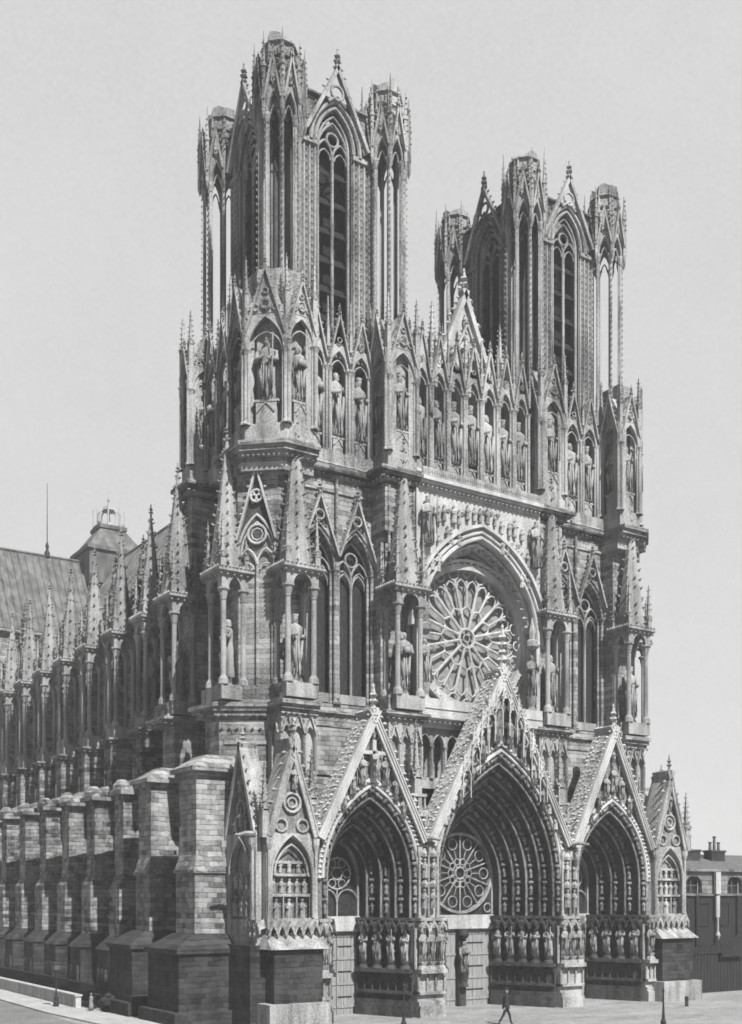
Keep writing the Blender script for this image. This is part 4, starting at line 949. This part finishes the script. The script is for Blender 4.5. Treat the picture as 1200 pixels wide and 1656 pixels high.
def flyer():
    mb = MB()
    for zz, d in ((0, 1.3), (-7, 1.2)):
        p = [(-20.2+i*1.5, 33+zz+6.2*sin(i/8*pi/2)) for i in range(9)]
        q = [(-20.2+i*1.5, 34.8+zz+i*.78) for i in range(9)]
        mb.ext(p+q[::-1], -.4, .4)
    return mb.mesh('flying_buttress', M_WALL)
NB, FB, PB = nave_buttress(), flyer(), nave_plinth()
tabN = {}
for sx in (-1, 1):
    for k, y in enumerate(YP):
        if sx > 0 and k > 2: break
        b = link('nave_buttress', NB, root); b.location = (0, y, 0); b.scale = (-sx, 1, 1)
        f = link('flying_buttress', FB, b); link('plinth', PB, b)
        f.location = (0, 0, 0)
        if k == 0 and sx < 0:
            tabN['o'] = tabernacle(T((-23.1, 0, 0)) @ RZ(-90), 2.5, 2.4, 26.0, 36.7, 46.8, -1, False)
            src = tabN['o']; src.parent = b; src.location = (0, 0, 0)
            # its angel and pedestal stay two levels down
            kids = [(c, c.location.copy(), c.rotation_euler.copy()) for c in src.children]
        else:
            t2 = tabN['o'].copy(); S.collection.objects.link(t2); t2.parent = b
# aisle wall with windows, parapet, aisle roof, clerestory, roofs
for sx in (-1, 1):
    aw = MB(); aw.push(MIR[sx] @ T((-19.6, 0, 0)) @ RZ(-90))   # local x = -world y ; local y = +world x
    ys = [17.2]+YP
    for k in range(len(ys)-1 if sx < 0 else 3):
        a, b = ys[k], ys[k+1]; c = (a+b)/2; h = min(2.3, (b-a)/2-1.6)
        wall_open(aw, -b, -a, -.2, 24.0, [(-c, h, 7.0, 14.2, 3.4)], 0, 1.0)
        aw.roll(legs(at(parch(h, 3.4), -c, 14.2), 7), .16, -.05)
        aw.tube([(-c,.5,7),(-c,.5,15)], .14); aw.roll(circ(-c, 15.4, h*.4, 12), .12, .5, True)
        for j in range(int((b-a)/.6)): aw.box(-b+.1+j*.6, -b+.3+j*.6, -.1, .1, 24.3, 25.4)
        aw.box(-b, -a, -.25, .3, 24.0, 24.3); aw.box(-b, -a, -.15, .2, 25.4, 25.65)
    aw.pop()
    aw.push(MIR[sx]); L1 = YP[-1] if sx < 0 else YP[2]
    aw.box(-18.4, -18.2, 17, L1, -.2, 24); aw.pop()
    awo = aw.obj('aisle_wall', M_WALL, root)
for sx in (-1, 1):
    L1 = YP[-1] if sx < 0 else 100
    cw = MB(); cw.push(MIR[sx] @ T((-7.8, 0, 0)) @ RZ(-90))
    ys = [15]+YP
    for k in range(len(ys)-1):
        a, b = ys[k], ys[k+1]; c = (a+b)/2
        wall_open(cw, -b, -a, 24, 48.4, [(-c, 2.6, 29, 41, 4)], 0, 1.0); cw.tube([(-c,.5,29),(-c,.5,42)], .14); cw.roll(circ(-c, 42.5, 1.2, 12), .14, .5, True)
        cw.roll(legs(at(parch(2.6, 4), -c, 41), 29), .18, -.05)
    cw.box(-YP[-1], -15, -.5, .6, 48.4, 49.2); cw.box(-YP[-1], -15, -.45, -.3, 49.2, 50.6)
    cw.pop(); o = cw.obj('clerestory_wall', M_WALL, root)
    g = MB(); g.push(MIR[sx]); g.box(-6.6, -6.4, 15, YP[-1], 24, 49); g.pop(); g.obj('window_backing', M_GLASS, o)
    r = MB(); r.push(MIR[sx]); r.add([(-19.8,17.3,24.3),(-19.8,YP[-1],24.3),(-7.9,YP[-1],27.5),(-7.9,17.3,27.5)], [(0,1,2,3)]); r.pop(); r.obj('aisle_roof', M_LEAD, root)
rf = MB()
def roof_slope(mb, P0, P1, Q1, Q0, nrib):           # eave P0-P1, ridge Q0-Q1, standing seams
    mb.add([P0, P1, Q1, Q0], [(0,1,2,3)])
    for i in range(nrib+1):
        t = i/nrib; a = [P0[k]+(P1[k]-P0[k])*t for k in range(3)]; b = [Q0[k]+(Q1[k]-Q0[k])*t for k in range(3)]
        mb.tube([a, b], .15, 4)
roof_slope(rf, (-8.6,17,49.2), (-8.6,97.5,49.2), (0,97.5,63.6), (0,17,63.6), 80)
roof_slope(rf, (8.6,17,49.2), (8.6,97.5,49.2), (0,97.5,63.6), (0,17,63.6), 30)
rf.tube([(0,17,63.7),(0,97,63.7)], .25, 6)
roof_slope(rf, (-32,89.2,49.8), (-4,89.2,49.8), (-4,97.5,63.8), (-32,97.5,63.8), 26)
roof_slope(rf, (-32,105.8,49.8), (32,105.8,49.8), (32,97.5,63.8), (-32,97.5,63.8), 12)
roof_slope(rf, (32,89.2,49.8), (4,89.2,49.8), (4,97.5,63.8), (32,97.5,63.8), 12)
rf.tube([(-32,97.5,63.9),(32,97.5,63.9)], .25, 6)
rfo = rf.obj('roof', M_LEAD, root)
# truncated pyramid and little open lantern over the crossing
lt = MB()
lt.box(-4.6, 4.6, 93.5, 101.5, 60, 65.6); lt.box(-5.0, 5.0, 93.1, 101.9, 65.2, 65.8); lt.frus(-4.6, 4.6, 93.5, 101.5, 65.8, -1.9, 1.9, 95.6, 99.4, 69.6); lt.box(-2.3, 2.3, 95.2, 99.8, 69.4, 70.0)
lto = lt.obj('lantern_base', M_LEAD, root)
l2 = MB(); l2.box(-2.0, 2.0, 95.5, 99.5, 70, 70.5)
for i in range(8):
    a = pi/8+i*pi/4; x, y = 1.75*cos(a), 97.5+1.75*sin(a); l2.lathe(x, y, [(.16,70.5),(.16,72.4)], 6); l2.lathe(2.5*cos(a), 97.5+2.4*sin(a), [(.05,70),(.05,73)], 5)
    l2.tube([(x,y,72.3),(x*.75,97.5+(y-97.5)*.75,72.9),(x*.2,97.5+(y-97.5)*.2,73.2)], .13)
l2.lathe(0, 97.5, [(1.3,72.9),(.9,73.5),(.3,73.9),(.15,74.4),(.25,74.7),(.05,75.3)], 10)
l2.obj('open_lantern', M_CARVE, lto)
rod = MB(); rod.lathe(-10.1, 97.5, [(.5,63.8),(.45,64.5),(.2,64.9),(.3,65.6),(.08,66.2),(.035,75.5)], 6); rod.obj('lightning_rod', M_IRON, rfo)
# north transept beyond the nave, its west side seen past the pinnacles
for sx in (-1, 1):
    tn = MB(); tn.push(MIR[sx] @ T((0, 89.6, 0)))
    wall_open(tn, -32, -8, 0, 48.6, [(-27.5, 2.9, 28, 40, 5.0), (-20, 2.9, 28, 40, 5.0), (-12.5, 2.9, 28, 40, 5.0)], 0, 1.2)
    for x in (-27.5, -20, -12.5):
        tn.roll(legs(at(parch(3.1, 5.3), x, 40), 28), .22, -.1); tn.tube([(x,.5,28),(x,.5,41)], .18); tn.roll(circ(x, 41.8, 1.3, 14), .18, .5, True); tn.roll(circ(x, 41.8, .7, 6), .1, .5, True)
        for q in (-1, 1): tn.roll(at(parch(1.45, 2.2), x+q*1.45, 38.5), .16, .5)
    cornice(tn, -32, -8, 0, 49.6, 1.0, .8, False)
    for x in (-23.7, -16.2): tn.box(x-.8, x+.8, -2.2, .1, 20, 44); pinnacle(tn, x, -1.2, 44, 47, 53, 1.5, .25, 8)
    tn.pop(); tn.push(MIR[sx]); tn.box(-32, -31, 89.6, 105.6, 0, 49); tn.add([(-31.9,89.6,49),(-31.9,105.6,49),(-31.9,97.6,63.2),(-31.2,89.6,49),(-31.2,105.6,49),(-31.2,97.6,63.2)], [(0,1,2),(5,4,3),(0,2,5,3),(1,4,5,2)]); tn.ext([(-8,2),(-8,3),(-31,3),(-31,2)], 90, 105); tn.pop()
    tno = tn.obj('transept', M_WALL, root)
    g = MB(); g.push(MIR[sx]); g.box(-31, -8, 91.2, 91.4, 20, 48); g.pop(); g.obj('window_backing', M_GLASS, tno)
# ================================================================ GROUND AND SURROUNDINGS
def ground_mat(name, lo, hi, sc, bump=.02, cob=0):
    m, t, b = new_mat(name); g = NG(t); P = g.n('ShaderNodeNewGeometry').outputs['Position']
    f = g.noise(P, .12, 7, .75, (1, 2.2, 1)); f2 = g.noise(P, sc, 5, .8, (1, .35, 1)); v = g.math('ADD', g.math('MULTIPLY', f, .55), g.math('MULTIPLY', f2, .45)); h = f2
    if cob:
        vo = g.n('ShaderNodeTexVoronoi'); vo.feature = 'DISTANCE_TO_EDGE'; vo.inputs['Scale'].default_value = cob; g.l(P, vo.inputs['Vector'])
        e = g.ramp(vo.outputs['Distance'], 0, 0, .09, 1); v = g.math('SUBTRACT', v, g.math('MULTIPLY', g.math('SUBTRACT', 1, e), .09)); h = e
    val = g.ramp(v, .36, lo, .62, hi); c = g.n('ShaderNodeCombineColor'); [g.l(val, c.inputs[i]) for i in range(3)]; g.l(c.outputs[0], b.inputs['Base Color'])
    bm = g.n('ShaderNodeBump'); bm.inputs['Distance'].default_value = bump; g.l(h, bm.inputs['Height']); g.l(bm.outputs[0], b.inputs['Normal']); return m
M_GROUND = ground_mat('packed_earth_and_setts', .13, .31, 2.2, .03, 3.5)
M_STREET = ground_mat('cobbled_street', .10, .21, 3.0, .03, 4.5)
M_PAVE = ground_mat('stone_pavement', .20, .36, 1.2, .01)
g = MB(); g.add([(-1500,-1500,G0),(1500,-1500,G0),(1500,1500,G0),(-1500,1500,G0)], [(0,1,2,3)]); o = g.obj('ground', M_GROUND); o['kind'] = 'structure'
g = MB(); g.add([(-60,-70,G0+.004),(-36,-16,G0+.004),(-34.6,18,G0+.004),(-34.6,260,G0+.004),(-60,260,G0+.004)], [(0,1,2,3,4)]); o = g.obj('street', M_STREET); o['kind'] = 'structure'
g = MB(); g.prism([(-34.6,260),(-34.6,18),(-33.6,4),(-30,-7),(-24,-12),(-23.7,-11.4),(-29.2,-6),(-29.6,4),(-30.6,18),(-30.6,260)], G0-.1, G0+.14); o = g.obj('pavement', M_PAVE); o['kind'] = 'structure'
# low wall along the pavement
lw = MB(); lw.box(-31.2, -30.7, 20.5, 120, G0+.1, G0+1.15); lw.box(-31.3, -30.6, 20.4, 120, G0+1.15, G0+1.32); o = lw.obj('low_wall', M_LIGHT); thing(o, 'low pale stone wall ending beside the gas lamp at the pavement edge', 'wall')
# railing between the buttresses and the street
ra = bpy.data.objects.new('iron_railing', None); S.collection.objects.link(ra); thing(ra, 'long dark iron railing in front of the nave buttresses', 'railing')
b = MB()
for i in range(520): b.box(-29.62, -29.58, 20.0+i*.2, 20.04+i*.2, G0, G0+2.3)
b.obj('bars', M_IRON, ra)
b = MB(); b.box(-29.66, -29.54, 20, 124, G0+2.1, G0+2.18); b.box(-29.66, -29.54, 20, 124, G0+.3, G0+.38); b.box(-29.8, -29.4, 20, 124, G0, G0+.28); b.obj('rail', M_IRON, ra)
# gas lamp by the low wall
def gas_lamp(x, y, h, label, lantern=True, group=None):
    r_ = bpy.data.objects.new('street_lamp', None); S.collection.objects.link(r_); r_.location = (x, y, G0+.0); thing(r_, label, 'street lamp', group)
    b = MB(); b.lathe(0, 0, [(.26,0),(.28,.5),(.2,.7),(.22,1.0),(.12,1.15),(.1,1.3),(.07,1.4),(.06,h-.9),(.12,h-.85),(.05,h-.8)], 10); b.tube([(-.35,0,h-1.15),(.35,0,h-1.15)], .03); b.obj('post', M_IRON, r_)
    if lantern:
        b = MB(); b.prism([(-.2,-.2),(.2,-.2),(.2,.2),(-.2,.2)], h-.8, h-.25, 1.5); b.obj('lantern', M_SLATE, r_)
        b = MB(); b.prism([(-.36,-.36),(.36,-.36),(.36,.36),(-.36,.36)], h-.25, h-.02, .3); b.lathe(0, 0, [(.1,h-.02),(.12,h+.12),(.03,h+.3)], 6); b.obj('lamp_cap', M_IRON, r_)
    return r_
gas_lamp(-32.3, 22.7, 4.3, 'gas street lamp with pale lantern by the low wall')
# dark posts standing on the square
def post(x, y, h, label):
    b = MB(); b.lathe(x, y, [(.2,G0),(.22,G0+.5),(.13,G0+.7),(.1,G0+1.2),(.07,G0+h*.6),(.06,G0+h-.3),(.12,G0+h-.2),(.03,G0+h)], 8); o = b.obj('iron_post', M_IRON); thing(o, label, 'post')
P_ = lambda px, py, Z: ((Z-10)*-1, )
post(-15.1, -8.6, 3.6, 'thin dark iron post on the square before the middle pier')
post(2.5, -18.8, 3.1, 'thin dark iron post on the square near the right corner block')

# ---------------------------------------------------------------- people (skin-modifier figures, dark clothes)
def person(name, loc, rot, h, joints, edges, rads, mat, label, head, extra=None):
    r_ = bpy.data.objects.new(name, None); S.collection.objects.link(r_); r_.location = loc; r_.rotation_euler = (0, 0, rot); r_.scale = (h, h, h); thing(r_, label, 'person')
    me = bpy.data.meshes.new('body'); me.from_pydata(joints, edges, []); me.materials.append(mat); o = link('body', me, r_)
    md = o.modifiers.new('skin', 'SKIN'); sv = me.skin_vertices[0].data
    for i, q in enumerate(rads): sv[i].radius = (q, q)
    sv[0].use_root = True; sb = o.modifiers.new('sub', 'SUBSURF'); sb.levels = sb.render_levels = 2; md.use_smooth_shade = True
    b = MB(); hx, hy, hz = head; b.lathe(hx, hy, [(.022,hz-.075),(.03,hz-.05),(.036,hz-.03),(.043,hz),(.044,hz+.03),(.036,hz+.055),(.012,hz+.07)], 12)
    b.add([(hx-.008,hy-.042,hz+.01),(hx+.008,hy-.042,hz+.01),(hx,hy-.056,hz-.008),(hx,hy-.04,hz-.014)], [(0,1,2),(0,2,3),(1,3,2)]); b.octa(hx-.044, hy, hz, .008, .016); b.octa(hx+.044, hy, hz, .008, .016)
    b.obj('head', M_SKIN, r_, smooth=True)
    b = MB(); b.lathe(hx, hy, [(.07,hz+.028),(.07,hz+.034),(.047,hz+.036),(.044,hz+.075),(.03,hz+.085)], 12); b.obj('hat', mat, r_)
    if extra: extra(r_)
    return r_
def hand(mb, x, y, z, s=1, sg=1):
    mb.octa(x, y, z-.02, .012, .03)
    for i in range(4): mb.tube([(x, y-.012+i*.008, z-.035), (x-.004*sg, y-.014+i*.008, z-.052-(.006 if i in (1,2) else 0)), (x-.01*sg, y-.014+i*.008, z-.066)], .0042, 5)
    mb.tube([(x, y-.016, z-.015), (x-.01*sg, y-.026, z-.035)], .005, 5)
def walk_extra(r_):
    b = MB(); hand(b, .128, -.09, .475); hand(b, -.13, .07, .485, 1, -1); b.obj('hand', M_SKIN, r_)
    b = MB(); b.lathe(0, 0, [(.105,.44),(.1,.52),(.08,.62),(.095,.76),(.07,.815),(.03,.83)], 12); b.obj('coat', M_CLOTH, r_, smooth=True)
J = [(0,0,.53),(0,0,.64),(0,-.005,.76),(0,-.01,.83),(0,-.015,.87),
     (.055,0,.5),(.06,-.11,.29),(.07,-.16,.045),(.07,-.22,.02),
     (-.055,0,.5),(-.055,.07,.29),(-.05,.2,.07),(-.05,.17,.02),
     (.095,0,.79),(.13,-.02,.64),(.128,-.085,.5),(-.095,0,.79),(-.13,.03,.64),(-.13,.065,.5)]
E_ = [(0,1),(1,2),(2,3),(3,4),(0,5),(5,6),(6,7),(7,8),(0,9),(9,10),(10,11),(11,12),(2,13),(13,14),(14,15),(2,16),(16,17),(17,18)]
R_ = [.075,.07,.08,.035,.03,.055,.038,.024,.02,.055,.038,.024,.02,.04,.03,.02,.04,.03,.02]
person('person', (-6.65, -10.7, G0), radians(62), 3.0, J, E_, R_, M_CLOTH, 'person in a dark coat and hat striding across the square', (0, -.02, .925), walk_extra)
J2 = [(0,0,.53),(0,0,.64),(0,0,.76),(0,0,.83),(0,0,.87),(.05,0,.5),(.055,-.01,.29),(.06,.01,.05),(.06,-.05,.02),(-.05,0,.5),(-.055,0,.29),(-.06,.01,.05),(-.06,-.05,.02),(.095,0,.79),(.12,-.01,.64),(.1,-.08,.54),(-.095,0,.79),(-.12,0,.64),(-.11,-.03,.5)]
def stand_extra(r_):
    b = MB(); hand(b, .1, -.09, .53); hand(b, -.11, -.035, .48, 1, -1); b.obj('hand', M_SKIN, r_)
    b = MB(); b.lathe(0, 0, [(.15,.04),(.13,.3),(.09,.55),(.075,.62),(.09,.76),(.07,.815),(.03,.83)], 14); b.obj('dress', M_PALE, r_, smooth=True)
person('person', (-30.9, 17.2, G0+.14), radians(-60), 1.55, J2, E_, R_, M_PALE, 'person in a pale dress beside the dark handcart on the pavement', (0, -.01, .925), stand_extra)
# handcarts loaded with dark bundles
def handcart(loc, rot, label):
    hc = bpy.data.objects.new('handcart', None); S.collection.objects.link(hc); hc.location = loc; hc.rotation_euler = (0,0,radians(rot)); thing(hc, label, 'handcart')
    b = MB(); b.box(-.9,.9,-.45,.45,.55,.65); b.box(-.9,.9,-.45,-.4,.65,.95); b.box(-.9,.9,.4,.45,.65,.95); b.tube([(.9,-.35,.6),(1.8,-.3,.8)], .035); b.tube([(.9,.35,.6),(1.8,.3,.8)], .035); b.obj('cart_body', M_HOARD, hc)
    for q in (-1, 1):
        b = MB(); b.push(T((0,q*.55,.45))); b.band([(.45*cos(2*pi*i/20),.45*sin(2*pi*i/20)) for i in range(20)], 0, .05, -.03, .03, True)
        for i in range(8): a = i*pi/4; b.tube([(0,0,0),(.43*cos(a),0,.43*sin(a))], .018, 4)
        b.lathe(0, 0, [(.06,-.05),(.06,.05)], 8); b.pop(); b.obj('wheel', M_HOARD, hc)
    b = MB()
    for x, y, z, r in ((-.5,0,.95,.42),(.2,.05,1.05,.5),(.6,-.1,.85,.3),(-.1,.0,1.35,.35)): b.lathe(x, y, [(r*.5,z-r*.7),(r,z-r*.2),(r*.9,z+r*.3),(r*.3,z+r*.7)], 9)
    b.obj('bundle', M_CLOTH, hc)


handcart((-29.6, 16.3, G0+.14), 20, 'dark two-wheeled handcart piled with bundles on the pavement at the left')
b = MB(); b.lathe(17.5, -8.0, [(.16,G0),(.17,G0+.7),(.2,G0+.75),(.12,G0+.95)], 9); o = b.obj('bollard', M_DARKWALL); thing(o, 'short dark bollard on the square before the right corner block', 'bollard')

# ---------------------------------------------------------------- beyond the square on the right: stone house, hoarding, plank
hs = bpy.data.objects.new('stone_house', None); S.collection.objects.link(hs); thing(hs, 'low stone house with slate roof and tall arched windows beyond the right corner', 'house')
b = MB(); X0, Y0_ = 26.0, 8.0
AX = [X0+3.9+7.1*i for i in range(6)]
wall_open(b, X0, X0+44, 10.3, 12.9, [(x, 1.35, 10.4, 11.3, 1.0) for x in AX], Y0_, Y0_+.6)
b.box(X0, X0+44, Y0_+.5, Y0_+12, 12.7, 12.9); b.box(X0, X0+.6, Y0_+.6, Y0_+12, 10.2, 12.7); b.box(X0-.3, X0+44.3, Y0_-.4, Y0_+.3, 12.9, 13.2); b.box(X0-.2, X0+44.2, Y0_-.25, Y0_+.2, 10.1, 10.3)
b.obj('upper_wall', M_PLASTER, hs)
b = MB(); b.box(X0, X0+44, Y0_, Y0_+12, -.25, 10.1)
for i in range(6): b.box(X0+4+i*7.1, X0+4.5+i*7.1, Y0_-.3, Y0_, 0, 10.1)
for i in range(12):
    x = X0+2+i*3.55; b.box(x-.8, x+.8, Y0_-.12, Y0_, 6.6, 6.75); b.box(x-.8, x+.8, Y0_-.12, Y0_, 9.2, 9.35); b.box(x-.85, x-.7, Y0_-.1, Y0_, 6.75, 9.2); b.box(x+.7, x+.85, Y0_-.1, Y0_, 6.75, 9.2)
b.obj('lower_wall', M_HOARD, hs)
for x in AX:
    b = MB(); b.box(x-1.5, x+1.5, Y0_+.8, Y0_+.9, 10.35, 12.6); w_ = b.obj('window', M_GLASS, hs)
    b = MB(); b.tube([(x,Y0_+.5,10.4),(x,Y0_+.5,12.2)], .07); b.tube([(x-1.3,Y0_+.5,11.3),(x+1.3,Y0_+.5,11.3)], .05); b.obj('frame', M_SLATE, w_)
b = MB(); b.box(40.2, 40.8, Y0_-.55, Y0_-.31, 7.6, 10.1); b.box(40.1, 40.9, Y0_-.6, Y0_-.26, 10.3, 12.85); b.lathe(40.5, Y0_-.5, [(.1,5.0),(.3,5.5),(.12,6.0),(.12,7.6)], 8); b.obj('pilaster', M_LIGHT, hs)
b = MB(); b.add([(X0-.4,Y0_-.4,13.2),(X0+44.4,Y0_-.4,13.2),(X0+42,Y0_+6,15.2),(X0+2,Y0_+6,15.2),(X0-.4,Y0_+12.4,13.2),(X0+44.4,Y0_+12.4,13.2)], [(0,1,2,3),(3,2,5,4),(0,3,4),(1,5,2)]); rr_ = b.obj('roof', M_SLATE, hs)
for cx0, n_ in ((43.6, 3), (39.2, 2), (53, 3)):
    b = MB(); b.box(cx0, cx0+2.4, Y0_+3.0, Y0_+4.2, 13.6, 15.6); b.box(cx0-.12, cx0+2.52, Y0_+2.9, Y0_+4.3, 15.35, 15.6)
    ch = b.obj('chimney', M_DARKWALL, rr_); b = MB()
    for i in range(n_): b.lathe(cx0+.4+i*.75, Y0_+3.6, [(.2,15.6),(.16,16.4+.7*(i % 2)),(.24,16.5+.7*(i % 2)),(.24,16.6+.7*(i % 2))], 7)
    b.obj('chimney_pot', M_SLATE, ch)
b = MB(); b.box(45.9, 47.7, 20.9, 22.7, -.25, 15.0); b.box(45.7, 47.9, 20.7, 22.9, 14.7, 14.95)
for q in (-.7, .7):
    for r_ in (-.7, .7): b.lathe(46.8+q, 21.8+r_, [(.14,15),(.14,15.5),(.02,16)], 5)
b.lathe(46.8, 21.8, [(.55,15.0),(.3,15.9),(.22,16.2),(.04,18.3)], 8); o = b.obj('spire', M_DARKWALL); thing(o, 'small dark spire rising behind the slate roof', 'spire')
hb = bpy.data.objects.new('hoarding', None); S.collection.objects.link(hb); thing(hb, 'dark board fence between the right corner block and the frame edge', 'fence')
b = MB()
for i in range(150): b.box(24.3+i*.26, 24.54+i*.26, 1.0+.02*(i % 2), 1.12+.02*(i % 2), -.25, 4.6+.15*((i*7) % 3))
b.obj('boards', M_HOARD, hb)
b = MB(); b.box(24.3, 63, .9, .98, 3.9, 4.1); b.obj('rail', M_HOARD, hb)
b = MB(); b.push(T((34.4, .4, -2.4)) @ Matrix.Diagonal((.66, 1, .75, 1)) @ T((0,0,3.4))); b.add([(-2.6,0,4.9),(3.0,0,7.6),(3.0,.8,7.6),(-2.6,.8,4.9),(-2.6,0,5.1),(3.0,0,7.8),(3.0,.8,7.8),(-2.6,.8,5.1)], [(0,1,2,3),(4,7,6,5),(0,4,5,1),(1,5,6,2),(2,6,7,3),(3,7,4,0)])
b.add([(-2.6,.1,4.5),(3.0,.1,4.5),(3.0,.1,7.6),(-2.6,.1,4.9),(-2.6,.7,4.5),(3.0,.7,4.5),(3.0,.7,7.6),(-2.6,.7,4.9)], [(0,1,2,3),(7,6,5,4),(1,5,6,2)]); b.pop(); o = b.obj('lean_to', M_HOARD); thing(o, 'small lean-to roof sloping up above the dark board fence', 'shed')
# remaining cathedral precinct far to the left, seen through the gaps

# thin haze volume, added to lift the darkest tones
b = MB(); b.box(-900, 900, -400, 900, -1.4, 90); hz = b.obj('haze', M_IRON); hz['kind'] = 'stuff'; hz['label'] = 'thin pale haze added to lift the dark tones'
m = bpy.data.materials.new('air'); m.use_nodes = True; t = m.node_tree; t.nodes.clear(); o_ = t.nodes.new('ShaderNodeOutputMaterial'); v_ = t.nodes.new('ShaderNodeVolumePrincipled')
v_.inputs['Color'].default_value = (.9, .9, .9, 1); v_.inputs['Density'].default_value = .00048; t.links.new(v_.outputs[0], o_.inputs['Volume']); hz.data.materials.clear(); hz.data.materials.append(m)
